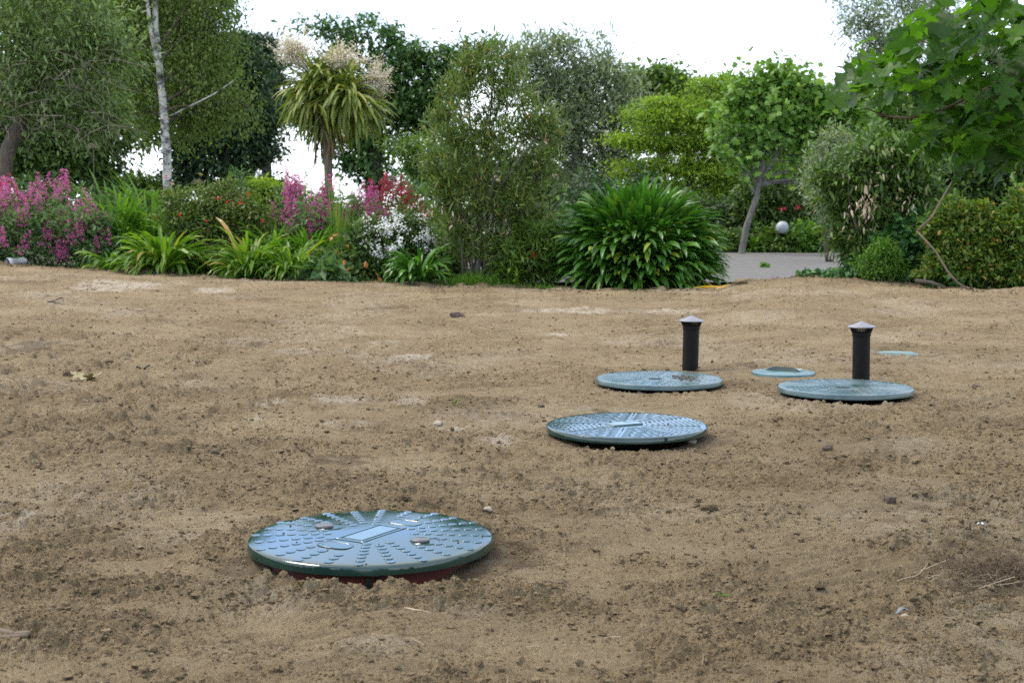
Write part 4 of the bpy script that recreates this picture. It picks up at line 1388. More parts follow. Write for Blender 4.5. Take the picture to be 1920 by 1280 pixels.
tree("willow_tree", "silvery grey-green willowy tree behind the olive-brown shrub", "tree", 33, [(1085, 400), (1083, 340), (1082, 270), (1085, 190)], (.19, .08),
     [(1030, 118, 30, 44), (1088, 108, 30, 40), (1142, 122, 22, 46), (1012, 150, 30, 40), (1120, 180, 62, 50), (1055, 195, 62, 55), (1170, 200, 42, 45), (1112, 250, 75, 48), (1050, 285, 55, 40), (1150, 285, 48, 35), (1100, 320, 70, 25), (985, 120, 30, 40), (1060, 85, 20, 14)],
     115, 9, .12, .095, LGW, M['willow'], M['greybark'], 28, droop=-.1, up=.2)
tree("background_tree", "mid-green rounded tree top peeping over the lime tree beside the willowy one", "tree", 46, [(1240, 400), (1240, 250), (1240, 190)], (.2, .1),
     [(1235, 155, 38, 24), (1200, 165, 28, 26), (1275, 175, 30, 24), (1240, 200, 60, 30)], 120, 9, .2, .17, K, M['mid'], M['darkbark'], 29)
tree("background_tree", "mid-green tree glimpsed through the fig and behind the lime tree", "tree", 47, [(1400, 400), (1400, 250), (1400, 200)], (.2, .1),
     [(1345, 175, 34, 16), (1400, 210, 50, 40), (1480, 230, 60, 50), (1330, 220, 50, 40), (1540, 225, 50, 40), (1440, 290, 80, 50), (1530, 300, 60, 50), (1590, 270, 50, 40), (1380, 330, 70, 40), (1500, 350, 80, 40)], 130, 9, .22, .17, K, M['mid'], M['darkbark'], 30)
tree("lime_tree", "bright yellow-green feathery tree in flat tiers behind the big strap clump", "tree", 30, [(1300, 465), (1296, 380), (1292, 300), (1290, 220)], (.11, .05),
     [(1330, 165, 30, 22), (1350, 150, 14, 10), (1240, 190, 26, 10), (1290, 196, 62, 18), (1370, 205, 44, 20), (1235, 222, 60, 16), (1320, 232, 90, 24), (1400, 245, 34, 20), (1420, 200, 34, 18), (1440, 290, 44, 22), (1410, 340, 50, 22), (1460, 240, 36, 20), (1200, 262, 58, 13), (1265, 274, 70, 18), (1355, 280, 70, 26), (1215, 312, 62, 15), (1295, 320, 80, 22), (1375, 322, 44, 26), (1235, 348, 56, 14), (1325, 362, 66, 20), (1172, 268, 30, 9), (1190, 330, 34, 9), (1270, 400, 60, 20), (1360, 395, 44, 24)],
     120, 10, .12, .055, K, M['lime'], M['darkbark'], 32, flat=.4, shell=.6, droop=.1, dens=1.75)
tree("fig_tree", "pale-stemmed leaning fig tree with big bright lobed leaves above the white globe", "fig tree", 31.5, [(1388, 462), (1400, 425), (1418, 372), (1426, 335), (1430, 300)], (.075, .05),
     [(1440, 148, 46, 16), (1400, 185, 42, 26), (1478, 168, 42, 26), (1535, 182, 34, 22), (1425, 225, 50, 26), (1500, 232, 44, 28), (1405, 275, 34, 18), (1545, 228, 28, 24), (1455, 262, 44, 14), (1372, 245, 25, 16), (1578, 195, 30, 18), (1600, 235, 34, 20), (1530, 275, 36, 18), (1390, 150, 20, 12), (1352, 210, 18, 14), (1495, 140, 16, 8), (1565, 262, 30, 16), (1410, 312, 20, 12), (1500, 300, 24, 12)],
     40, 7, .18, .125, T_fig(), M['fig'], M['figbark'], 33, twig_every=3, twig_r=.014, shell=.6, droop=.4, start=.45, dens=.85, big=1.15)
mb = MB()
rng = np.random.default_rng(9)
for a, b in (((1424, 352), (1380, 285)), ((1428, 340), (1468, 270)), ((1428, 345), (1510, 310)), ((1426, 350), (1550, 342)), ((1420, 370), (1352, 262)), ((1430, 330), (1432, 240)), ((1424, 348), (1500, 335))):
    mb.tube(curve(at(*a, 31.5), at(*b, 31.3), rng, 9, .05, .04), np.linspace(.036, .014, 9), 7)
mb.build("limbs", M['figbark'], bpy.data.objects["fig_tree"], True)
tree("poplar_tree", "tall pale grey-green tree rising to the sky behind the near lobed branch", "tree", 38, [(1700, 420), (1696, 300), (1692, 180), (1690, 60)], (.2, .07),
     [(1618, 55, 42, 50), (1685, 40, 56, 60), (1755, 30, 60, 56), (1640, 128, 42, 34), (1715, 125, 60, 46), (1598, 18, 26, 30), (1690, -40, 90, 50), (1790, 100, 50, 50), (1650, 80, 40, 30)],
     105, 8, .15, .10, LGW, M['willow'], M['greybark'], 34, droop=.1, dens=1.7)
tree("background_tree", "mid-green spreading tree between the fig and the near lobed branch", "tree", 29.5, [(1690, 440), (1688, 350), (1686, 270)], (.14, .07),
     [(1560, 222, 34, 24), (1615, 205, 52, 34), (1690, 205, 66, 46), (1770, 225, 70, 55), (1585, 262, 46, 24), (1680, 265, 70, 38), (1850, 245, 80, 70), (1930, 200, 70, 90), (1800, 290, 80, 40)],
     115, 9, .12, .11, K, M['mid'], M['darkbark'], 35)
tree("thicket_tree", "dark shaded multi-stemmed tree behind the bronze-tipped shrub", "tree", 26, [(1845, 440), (1842, 390), (1838, 320)], (.07, .04),
     [(1800, 320, 60, 40), (1880, 320, 60, 46), (1940, 340, 50, 60), (1780, 360, 40, 40), (1900, 385, 60, 40), (1960, 260, 60, 70), (1830, 360, 60, 40)],
     85, 8, .12, .11, K, M['under'], M['darkbark'], 36)
mb = MB()
for px in (1822, 1838, 1858, 1905):
    b = at(px, 440, 25.8); b[2] = gz(b[0], b[1]) - .05
    mb.tube(curve(b, at(px - 10 + rng.uniform(-18, 18), 300, 26), rng, 8, .03), np.linspace(.045, .02, 8), 7)
mb.build("side_stems", M['bark'], bpy.data.objects["thicket_tree"], True)

for i, (px, top, w_, lb) in enumerate(((850, 250, 70, "distant dark tree low behind the olive-brown shrub"), (960, 270, 70, "distant tree low between the olive-brown shrub and the willowy tree"), (1040, 300, 60, "distant dark tree behind the willowy tree's trunk"),
        (1150, 320, 70, "distant tree seen under the lime tree's near tiers"), (1290, 330, 80, "distant dark tree behind the lime tree's trunk"), (1480, 300, 70, "distant tree seen through the fig's limbs"), (1590, 290, 70, "distant tree behind the soft grey-green shrub"), (1760, 300, 90, "distant tree behind the bush with dry leaves"), (1900, 300, 90, "distant tree behind the dark thicket"))):
    tree("distant_tree", lb, "tree", 52 + i % 3, [(px, 392), (px, 360), (px, top + 30)], (.2, .1), [(px, top + 40, w_, 40), (px - 30, top + 80, w_, 40), (px + 30, top + 85, w_, 45)], 60, 9, .22, .20, K, M['under' if i % 2 else 'oak'], M['darkbark'], 500 + i, group="distant trees behind the garden", shell=.6)
for i, (px, top, w_, lb) in enumerate(((-190, 60, 120, "tall green tree standing past the grey-green tree, outside the flower bed's end"), (-430, 120, 130, "rounded tree far past the end of the flower bed"), (2110, 150, 110, "dark tree past the bronze shrub beyond the near lobed tree"))):
    tree("garden_tree", lb, "tree", 36, [(px, 392), (px, 330), (px, top + 60)], (.2, .1), [(px, top + 50, w_, 60), (px - 50, top + 130, w_ * .8, 70), (px + 50, top + 140, w_ * .8, 70), (px, top + 220, w_, 60)], 60, 9, .2, .16, K, M['mid' if i != 1 else 'under'], M['darkbark'], 520 + i, shell=.6)
# far hedge seen through the gap by the birch, and one low mass behind the whole garden
tree("far_hedge_bush", "distant rounded green bush filling the low sky gap beside the birch trunk", "bush", 44, [(245, 380), (245, 360)], (.08, .05), [(255, 362, 50, 28), (225, 372, 40, 22), (300, 375, 30, 18)], 120, 9, .16, .14, K, M['mid'], M['darkbark'], 37, crown='foliage')

# shaded shrubs across the drive, behind the fig and the globe
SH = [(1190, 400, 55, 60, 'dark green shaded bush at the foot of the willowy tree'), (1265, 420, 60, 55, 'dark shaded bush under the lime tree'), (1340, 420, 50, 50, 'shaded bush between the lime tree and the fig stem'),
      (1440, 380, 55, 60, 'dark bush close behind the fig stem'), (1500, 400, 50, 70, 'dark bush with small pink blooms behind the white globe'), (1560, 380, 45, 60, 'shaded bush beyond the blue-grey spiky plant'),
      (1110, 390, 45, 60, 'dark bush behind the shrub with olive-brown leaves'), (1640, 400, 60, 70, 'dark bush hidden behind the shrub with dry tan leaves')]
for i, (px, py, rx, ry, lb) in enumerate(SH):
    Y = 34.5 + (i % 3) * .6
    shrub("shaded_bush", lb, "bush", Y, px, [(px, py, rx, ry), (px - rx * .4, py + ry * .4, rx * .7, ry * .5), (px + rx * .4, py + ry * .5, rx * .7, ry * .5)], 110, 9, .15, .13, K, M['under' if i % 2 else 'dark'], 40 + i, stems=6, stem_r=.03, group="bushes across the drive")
rng = np.random.default_rng(77)
bush = [o for o in bpy.data.objects if o.name.startswith("shaded_bush") and 'pink' in o["label"]][0]
for px, py in ((1531, 386), (1466, 392), (1496, 390)):
    mb = MB()
    leaves(mb, at(px, py, 33.2)[None], UP[None], 22, .03, .05, K, rng)
    mb.build("blossom", M['crimson'], bush)
LOW = [(1340, 458, 34, 22, 'mid'), (1400, 458, 30, 20, 'under'), (1450, 455, 36, 24, 'mid'), (1505, 452, 34, 30, 'green'), (1555, 455, 34, 26, 'under'), (1290, 462, 40, 20, 'under')]
for i, (px, py, rx, ry, mt) in enumerate(LOW):
    shrub("verge_plant", ["low leafy plant edging the drive near the strap clump", "low dark leafy plant at the foot of the fig", "leafy plant just below the white globe", "bright leafy plant on the verge beside the white globe",
                          "low dark leafy plant on the verge below the blue-grey spikes", "low dark plant on the verge hidden behind the big strap clump"][i], "plant", 33.3, px,
          [(px, py, rx, ry)], 110, 8, .08, .11, K, M[mt], 60 + i, stems=5, stem_r=.01, group="plants on the far verge of the drive")
strap_plant("strap_plant", "small yellow-green strap plant on the far verge at the fig's foot", 1412, 474, 33, 22, 34, 70, M['lily'], 70, wid=.05)
strap_plant("spiky_plant", "blue-grey upright spiky plant on the far verge by the globe", 1546, 470, 33.2, 26, 64, 110, M['willow'], 71, wid=.04, el=(1.55, 1.2), droop=(.1, .5))

g0 = at(1467, 427, 33.0)
gl = thing("globe_lamp", "white globe lamp on a short post among plants across the drive", "lamp", (g0[0], g0[1], gz(g0[0], g0[1])))
mb = MB()
rg_ = 12.2 * 33 / F
th = np.linspace(0, np.pi, 24)
mb.lathe([(max(.0005, rg_ * math.sin(t)), -rg_ * math.cos(t)) for t in th], 40, g0)
mb.build("globe", M['globe'], gl, True)
mb = MB()
zb = gz(g0[0], g0[1])
mb.lathe([(.045, zb), (.04, g0[2] - rg_ - .02), (.07, g0[2] - rg_ + .005), (.07, g0[2] - rg_ + .025)], 20, (g0[0], g0[1], 0))
mb.build("post", M['black'], gl, True)

# ------------------------------------------------------------------ shrubs at the rim of the soil
bottle, P, D, rg2 = shrub("willowy_shrub", "tall many-stemmed olive-brown shrub with narrow leaves beside the big strap clump", "shrub", 19.2, 897,
     [(905, 128, 42, 34), (872, 190, 44, 48), (955, 172, 44, 46), (998, 232, 38, 46), (855, 265, 42, 50), (925, 262, 60, 52), (1010, 290, 32, 42), (845, 345, 46, 46), (922, 345, 62, 50), (985, 355, 40, 46), (846, 410, 30, 36), (960, 420, 36, 30), (897, 92, 22, 20), (830, 230, 24, 30), (812, 300, 20, 26), (858, 465, 24, 22), (1000, 400, 28, 30), (962, 118, 24, 26), (1030, 245, 20, 24), (868, 130, 18, 26), (930, 85, 12, 16), (1018, 335, 22, 26), (905, 395, 50, 22), (870, 440, 40, 36), (935, 450, 40, 36), (900, 490, 44, 22)],
     70, 11, .07, .088, LG, M['oleander'], 51, stems=15, stem_r=.018, bark=M['bark'], shell=.6, twig_every=3, dens=1.05, big=1.05, droop=-.4, up=.3)
mb = MB()
for a, b in (((893, 515), (903, 400)), ((897, 512), (880, 380)), ((903, 515), (960, 452)), ((900, 500), (925, 350)), ((903, 440), (935, 300)), ((895, 470), (845, 350)), ((905, 430), (890, 250)), ((925, 370), (985, 280))):
    mb.tube(curve(at(*a, 19.15), at(*b, 19.1 + rg2.normal() * .1), rg2, 9, .04), np.linspace(.028, .011, 9), 7)
mb.build("main_stems", M['figbark'], bottle, True)
mb = MB()
for px, py in ((905, 432), (828, 300), (975, 275), (1025, 262), (850, 410), (1000, 300), (880, 210), (930, 330), (1040, 330), (818, 390)):
    leaves(mb, at(px, py, 18.7)[None], UP[None], 6, .03, .065, LGW, rg2, droop=1.0)
mb.build("dry_leaves", M['dead'], bottle)

laurel, P, D, rg2 = shrub("laurel_bush", "rounded bush hung with dry tan leaves at the corner of the drive", "bush", 18.6, 1650,
     [(1650, 290, 56, 36), (1708, 300, 44, 44), (1612, 335, 46, 40), (1655, 360, 66, 44), (1580, 395, 34, 36), (1725, 380, 36, 46), (1640, 430, 56, 40), (1595, 455, 36, 30), (1695, 430, 36, 40), (1560, 350, 30, 30), (1680, 480, 50, 26), (1620, 490, 46, 22)],
     80, 9, .08, .10, LGW, M['laurel'], 52, stems=16, stem_r=.018, shell=.6, droop=.3, dens=1.5)
mb = MB()
for px, py, n in ((1622, 345, 14), (1616, 378, 26), (1626, 402, 26), (1636, 368, 12), (1692, 372, 12), (1704, 385, 12), (1745, 385, 8), (1600, 425, 12), (1662, 320, 6)):
    leaves(mb, at(px, py, 18.0)[None] + rg2.normal(size=(1, 3)) * .03, UP[None], n, .085, .075, LGW, rg2, droop=1.4, stretch=np.array([.7, .7, 1.6]))
mb.build("dry_leaves", M['dead'], laurel)
shrub("grey_shrub", "soft grey-green shrub between the fig and the bush with dry leaves", "shrub", 27, 1555, [(1552, 285, 34, 34), (1588, 266, 26, 22), (1540, 335, 30, 38), (1575, 310, 30, 36), (1566, 372, 34, 36)], 80, 9, .09, .08, LGW, M['willow'], 53, stems=7)
shrub("bronze_shrub", "low spreading shrub with yellow-green and orange-tinted leaves behind the leaning bare stick", "shrub", 17.6, 1850,
      [(1785, 440, 40, 34), (1850, 446, 50, 40), (1910, 480, 46, 56), (1800, 490, 44, 38), (1870, 510, 56, 30), (1930, 430, 44, 44), (1760, 475, 26, 28), (1980, 480, 50, 60), (1840, 485, 60, 40), (1762, 425, 14, 26), (1835, 402, 18, 22), (1895, 412, 18, 24), (1870, 418, 24, 20), (1805, 415, 16, 20), (1745, 500, 20, 24), (1815, 535, 40, 14), (1885, 540, 40, 14)] + [(1742 + 15 * q + (q * 7) % 11, 428 - (q * 13) % 29, 7, 20 + (q * 5) % 14) for q in range(14)],
      100, 12, .055, .058, K, M['nandina'], 54, stems=18, stem_r=.009, flat=.6, shell=.8, dens=.75)
shrub("fern_bush", "small fresh green feathery bush on the ivy at the soil's edge", "bush", 17.9, 1655, [(1650, 476, 20, 20), (1628, 494, 18, 12), (1678, 494, 20, 12), (1665, 468, 10, 16), (1690, 505, 16, 8), (1640, 510, 24, 8)], 60, 8, .045, .045, KN, M['green'], 55, stems=6, stem_r=.006, up=.2)
shrub("ivy_mound", "glossy ivy climbing in the shade below the bush with dry leaves", "ivy", 18.3, 1700, [(1700, 470, 46, 40), (1745, 500, 40, 30), (1640, 505, 40, 20), (1720, 430, 30, 30)], 120, 8, .06, .075, T_kite(.85, .05, .2), M['ivy'], 56, stems=6)

# ivy spilling over the soil's rim
rng = np.random.default_rng(57)
mb = MB()
n = 2400
px = np.concatenate([rng.uniform(1500, 1700, 1300), rng.uniform(1640, 1800, 1100)])
s = (px - 960) / F
d = De(s) + rng.uniform(-.05, 1.3, n) * np.interp(px, [1500, 1560, 1700, 1800], [.35, .8, 1, 1])
X, Yv = s * d, d
Zv = np.maximum(ground_h(X, Yv), base(X, Yv) - .05) + rng.uniform(.0, .16, n) * np.interp(px, [1500, 1600, 1800], [.5, 1, 1.2])
fr = frames(rng.normal(size=(n, 3)) * np.array([1, 1, .35]), rng.normal(size=(n, 3)) * .5 + UP) * rng.uniform(.05, .10, n)[:, None, None]
mb.scatter(*T_kite(.9, .05, .2), fr, np.stack([X, Yv, Zv], -1))
tag(mb.build("ivy", M['ivy']), "ivy creeping along the soil's rim by the drive", "ivy", kind="stuff")

# leaning bare stick at the soil's edge, with a second shoot
mb = MB()
rng = np.random.default_rng(58)
P = np.array([at(1822, 546, 16.9), at(1795, 530, 16.95), at(1776, 508, 17.0), at(1755, 472, 17.1), at(1735, 450, 17.2), at(1720, 434, 17.3)])
mb.tube(P, [.014, .014, .013, .012, .011, .010], 7)
mb.tube(np.array([at(1720, 434, 17.3), at(1748, 406, 17.3), at(1762, 380, 17.4), at(1778, 352, 17.5), at(1800, 318, 17.6)]), [.016, .014, .010, .008, .005], 7)
mb.tube(np.array([at(1800, 535, 16.9), at(1790, 524, 16.9), at(1778, 516, 16.9)]), [.009, .008, .005], 5)
tag(mb.build("bare_stick", M['wood'], None, True), "crooked bare stick leaning out of the bushes onto the soil's edge", "stick")
mb = MB()
mb.tube(np.array([at(1718, 528, 17.4), at(1745, 531, 17.2), at(1772, 541, 17.0)]) + np.array([0, 0, .01]), [.03, .026, .02], 7)
tag(mb.build("fallen_log", M['darkbark'], None, True), "short dark fallen branch lying along the soil's edge below the ivy", "branch")

# ------------------------------------------------------------------ the big strap clump and the bed
AY = 19.0
rng = np.random.default_rng(80)
ab = at(1195, 545, AY); ab[2] = gz(ab[0], AY - .4)
ag = thing("agapanthus_clump", "huge dark green mound of glossy strap leaves at the edge of the soil", "plant", ab)
mb = MB()
n = 2900
k = AY / F
rx, ry = 96 * k, 76 * k
th = rng.uniform(0, 6.283, n); q = np.sqrt(rng.random(n))
roots = ab + np.stack([q * rx * np.cos(th), q * ry * np.sin(th), rng.uniform(.0, .88, n) * (1 - .40 * q ** 3)], -1)
az = th + rng.normal(size=n) * .35
el = 1.5 - 1.0 * q ** 1.6 + rng.normal(size=n) * .15
straps(mb, roots, az, el, rng.uniform(.44, .76, n), .2 + 1.1 * q ** 1.3 + .5 * rng.random(n), np.clip(.064 + .009 * rng.normal(size=n), .04, .08), rng, seg=8, pw=1.7)
mb.build("strap_leaves", M['agap'], ag)
mb = MB()
n = 46
th = rng.uniform(3.4, 6.0, n)
roots = ab + np.stack([rx * .95 * np.cos(th), ry * .95 * np.sin(th), rng.uniform(.05, .3, n)], -1)
straps(mb, roots, th + rng.normal(size=n) * .2, rng.uniform(-.2, .6, n), rng.uniform(.4, .7, n), 1.2 + rng.random(n), np.full(n, .04), rng, seg=7)
mb.build("yellowed_leaves", M['lily'], ag)

STR = [("strap_plant", "arching pale green strap plant at the bed's rim between the valerian and the red-flowered bush", 305, 516, 20.0, 76, 90, 190, 'lily', .056),
       ("strap_plant", "grassy pale strap plant at the bed's rim below the red-flowered bush", 468, 524, 19.7, 58, 96, 200, 'lily', .042),
       ("strap_plant", "pale strap plant beside the big dock leaves", 545, 526, 19.5, 52, 88, 150, 'lily', .038),
       ("strap_plant", "small yellowing strap plant just beside the pink valerian's foot", 208, 510, 20.2, 46, 52, 50, 'lily', .055),
       ("strap_plant", "dark strap plant in front of the white-flowered bush", 785, 531, 19.0, 56, 76, 110, 'agap', .056),
       ("strap_plant", "little strap plant between the willowy shrub and the big mound", 962, 533, 18.9, 36, 52, 44, 'lily', .055)]
for i, (nm, lb, px, py, Y, hw, hh, n, mt, wd) in enumerate(STR):
    strap_plant(nm, lb, px, py, Y, hw, hh, n, M[mt], 90 + i, wid=wd, group="strap plants along the bed")
BAK = [("daylily_plant", "tall fresh green strap plant behind the pale arching one, nearest the valerian", 215, 470, 21.6, 62, 130, 190, 'green', .045), ("daylily_plant", "tall fresh green strap plant at the foot of the birch", 285, 470, 21.9, 70, 140, 210, 'green', .045),
       ("daylily_plant", "fresh green strap plant crowding the red-flowered bush", 350, 480, 21.2, 56, 120, 150, 'green', .04), ("daylily_plant", "fresh green grassy plant below the pink valerian with the palm behind", 585, 500, 20.4, 56, 78, 150, 'green', .04),
       ("daylily_plant", "fresh green grassy plant between two pale strap plants", 510, 505, 20.5, 50, 84, 140, 'green', .04)]
for i, (nm, lb, px, py, Y, hw, hh, n, mt, wd) in enumerate(BAK):
    strap_plant(nm, lb, px, py, Y, hw, hh, n, M[mt], 110 + i, wid=wd, group="daylilies in the bed", el=(1.5, .8), droop=(.7, 1.9))

VAL = [("pink valerian at the bed's end above the white pipe", 25, 500, 20.9, 75, 150, 34, 'pink'), ("tall pink valerian with a lone high spike, second from the white pipe", 105, 500, 21.2, 70, 165, 26, 'pink'),
       ("pink valerian next to the yellowing strap plant", 160, 503, 20.8, 42, 120, 16, 'pink'), ("crimson valerian behind the pink one above the white pipe", 12, 470, 22.2, 55, 145, 16, 'crimson'), ("pink valerian cut by the picture's edge, behind the white pipe", -60, 500, 21, 70, 150, 14, 'pink'),
       ("pink valerian behind the pale strap plants, just left of the palm trunk", 555, 470, 21.2, 52, 128, 30, 'pink'), ("pink valerian low in front of the palm trunk among the grassy plants", 590, 485, 20.8, 50, 122, 22, 'pink'), ("pink valerian right below the palm trunk", 620, 470, 21.1, 50, 132, 32, 'pink'), ("pink valerian beside the white-flowered bush", 680, 470, 21.0, 46, 118, 26, 'pink'),
       ("crimson valerian behind the white-flowered bush", 735, 465, 21.6, 64, 118, 30, 'crimson'), ("taller crimson valerian behind the pink ones near the oak's foot", 690, 460, 22.4, 36, 116, 9, 'crimson'), ("single pink valerian spike standing over the red-flowered bush", 444, 470, 22.4, 16, 146, 2, 'pink'),
       ("pink valerian peeping between the willowy shrub and the big mound", 1022, 470, 24, 24, 58, 6, 'pink')]
for i, (lb, px, py, Y, hw, hh, nh, col) in enumerate(VAL):
    valerian(lb, px, py, Y, hw, hh, nh, col, 130 + i, up_only=i in (3, 9, 10, 11), size=.98)

rose, P, D, rg2 = shrub("red_flowered_bush", "loose olive-green bush dotted with small red flowers", "bush", 20.8, 405,
      [(350, 398, 50, 36), (420, 392, 60, 36), (475, 410, 36, 34), (430, 435, 70, 36), (370, 440, 50, 34), (330, 372, 30, 18), (410, 365, 44, 18)], 120, 9, .06, .05, K, M['rose_leaf'], 150, stems=14, stem_r=.008, shell=.6)
for px, py in ((312, 332), (338, 403), (427, 378), (448, 382), (465, 365), (492, 416), (388, 415), (408, 372)):
    mb = MB()
    leaves(mb, at(px, py, 20.1)[None], UP[None], 14, .010, .026, K, rg2)
    mb.build("flower", M['scarlet'], rose)
wb, P, D, rg2 = shrub("white_flowered_bush", "rounded dark bush smothered in small white flowers", "bush", 19.7, 752,
      [(745, 425, 50, 36), (765, 462, 46, 34), (735, 470, 40, 40), (775, 440, 40, 36), (745, 505, 36, 22), (712, 440, 26, 36)], 110, 9, .05, .05, K, M['under'], 151, stems=10, stem_r=.008, shell=.55)
mb = MB()
C, S = clump_world([(742, 420, 52, 36), (768, 440, 46, 30), (755, 450, 52, 40), (738, 485, 30, 40), (705, 430, 24, 26), (800, 455, 18, 24)], 19.5)
P, D = sprays(C, S, 62, rg2, .12)
q = (D[:, 1] < .35) & (D[:, 2] > -.55)
P, D = P[q], D[q]
n = 5
for i in range(8):
    P2 = P + rg2.normal(size=P.shape) * .028
    a = rg2.uniform(0, 6.28, len(P))
    nz = D + rg2.normal(size=D.shape) * .3 + np.array([0, -.25, .3])
    x = np.cross(nz, rg2.normal(size=D.shape))
    fr = frames(x, nz) * rg2.uniform(.022, .034, len(P))[:, None, None]
    th = np.arange(10) * .6283
    V = np.concatenate([[[0, 0, .05]], np.stack([np.cos(th) * np.where(np.arange(10) % 2, .45, 1), np.sin(th) * np.where(np.arange(10) % 2, .45, 1), .1 + 0 * th], -1)])
    mb.scatter(V * .52, np.array([[0, k + 1, (k + 1) % 10 + 1] for k in range(10)]), fr, P2)
mb.build("blossom", M['white'], wb)["kind"] = "stuff"
strap_plant("reed_grass", "tall thin upright grass in front of the pink valerian by the white-flowered bush", 640, 500, 20.0, 34, 140, 130, M['lily'], 152, wid=.010, el=(1.56, 1.35), droop=(.05, .4), spread=.5, cat='grass')
dock, P, D, rg2 = shrub("dock_plant", "leafy plant with a few rusty orange leaves between the grasses and the white-flowered bush", "plant", 19.6, 640,
      [(620, 490, 34, 30), (665, 480, 34, 40), (650, 510, 44, 18), (690, 505, 30, 22)], 70, 8, .06, .075, K, M['under'], 153, stems=8, stem_r=.007)
mb = MB()
for px, py, sz in ((620, 444, .09), (658, 502, .12), (643, 488, .09), (686, 490, .09), (710, 518, .08), (632, 470, .05), (657, 460, .05)):
    leaves(mb, at(px, py, 19.2)[None], UP[None], 2, .012, sz, T_kite(.55, .06, .2), rg2, droop=.9, jit=.1)
mb.build("rusty_leaves", M['orange'], dock)
shrub("broadleaf_plant", "low plant with broad grey-green leaves flopping on the soil beside the pale strap plants", "plant", 19.3, 605, [(600, 508, 26, 14), (625, 516, 24, 9), (585, 518, 18, 8)], 26, 3, .04, .17, T_kite(.5, .06, .25), M['val_leaf'], 154, stems=5, stem_r=.006, droop=.1)
shrub("cream_bush", "small yellowish bush with pale blooms behind the red-flowered bush", "bush", 22.8, 505, [(510, 352, 32, 18), (490, 372, 30, 24), (545, 365, 26, 18)], 110, 8, .06, .06, K, M['lime'], 155, stems=6, stem_r=.01)
shrub("oleander_bush", "young narrow-leaved bush with a red bud between the willowy shrub and the big mound", "bush", 19.0, 990, [(985, 470, 40, 34), (1010, 495, 28, 28), (960, 500, 36, 26), (1000, 440, 30, 26), (1018, 520, 18, 14)], 90, 9, .05, .10, LG, M['mid'], 156, stems=9, stem_r=.008, up=.2, droop=0)
mb = MB()
leaves(mb, at(1002, 478, 18.5)[None], UP[None], 16, .016, .03, K, rg2)
mb.build("red_bud", M['scarlet'], bpy.data.objects["oleander_bush"])
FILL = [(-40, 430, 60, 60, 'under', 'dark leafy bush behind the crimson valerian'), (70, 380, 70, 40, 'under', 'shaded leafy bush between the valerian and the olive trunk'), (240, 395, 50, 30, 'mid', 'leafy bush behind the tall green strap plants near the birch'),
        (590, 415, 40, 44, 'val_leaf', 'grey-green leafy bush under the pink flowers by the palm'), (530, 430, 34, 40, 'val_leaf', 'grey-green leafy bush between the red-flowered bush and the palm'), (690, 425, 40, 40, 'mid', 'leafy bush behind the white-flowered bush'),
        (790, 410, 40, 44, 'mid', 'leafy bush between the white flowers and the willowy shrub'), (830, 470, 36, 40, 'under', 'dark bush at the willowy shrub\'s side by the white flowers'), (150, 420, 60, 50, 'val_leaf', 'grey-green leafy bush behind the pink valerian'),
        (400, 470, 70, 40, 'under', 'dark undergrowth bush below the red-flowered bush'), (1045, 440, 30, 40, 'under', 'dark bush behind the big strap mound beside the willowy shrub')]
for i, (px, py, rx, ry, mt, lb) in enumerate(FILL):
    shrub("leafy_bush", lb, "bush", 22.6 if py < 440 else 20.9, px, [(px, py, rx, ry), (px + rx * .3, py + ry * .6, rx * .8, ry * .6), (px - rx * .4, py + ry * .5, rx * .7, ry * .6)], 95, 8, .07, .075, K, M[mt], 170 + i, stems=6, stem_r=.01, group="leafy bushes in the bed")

shrub("weed", "lone little green weed growing out of the grey drive", "weed", 24.5, 1434, [(1434, 502, 6, 7)], 60, 6, .012, .035, K, M['green'], 190, stems=4, stem_r=.004)
# dried allium heads standing over the bed
for i, (px, ty, by, Y) in enumerate(((175, 278, 400, 21.5), (735, 338, 430, 21.2), (370, 345, 420, 21.5), (572, 318, 420, 22.2))):
    b = at(px + 2, by, Y)
    top = at(px, ty, Y)
    t = thing("dry_seedhead", ["dry round seedhead on a tall stalk over the pink valerian", "dry pale seedhead above the white-flowered bush", "faded brown seedhead over the red-flowered bush", "thin dark seed spike against the sky left of the palm trunk"][i], "seedhead", (b[0], b[1], gz(b[0], b[1])), "dry seedheads over the bed")
    rng = np.random.default_rng(200 + i)
    mb = MB()
    mb.tube(curve(np.array([b[0], b[1], gz(b[0], b[1])]), top, rng, 8, .01), np.linspace(.008, .005, 8), 5)
    mb.build("stalk", M['wood'], t)
    mb = MB()
    for j in range(70):
        d = rng.normal(size=3); d[2] = abs(d[2]) * .8; d /= np.linalg.norm(d)
        q = top + d * (.085 if i < 3 else .03) + (np.array([0, 0, -rng.random() * .25]) if i == 3 else 0)
        mb.tube(np.array([top if i < 3 else q - [0, 0, .02], q]), .0018, 3, False)
        mb.scatter(ROCK[j % 8][0], ROCK[j % 8][1], (np.eye(3) * .006)[None], q[None])
    mb.build("seed_ball", M['dead_twig'], t)

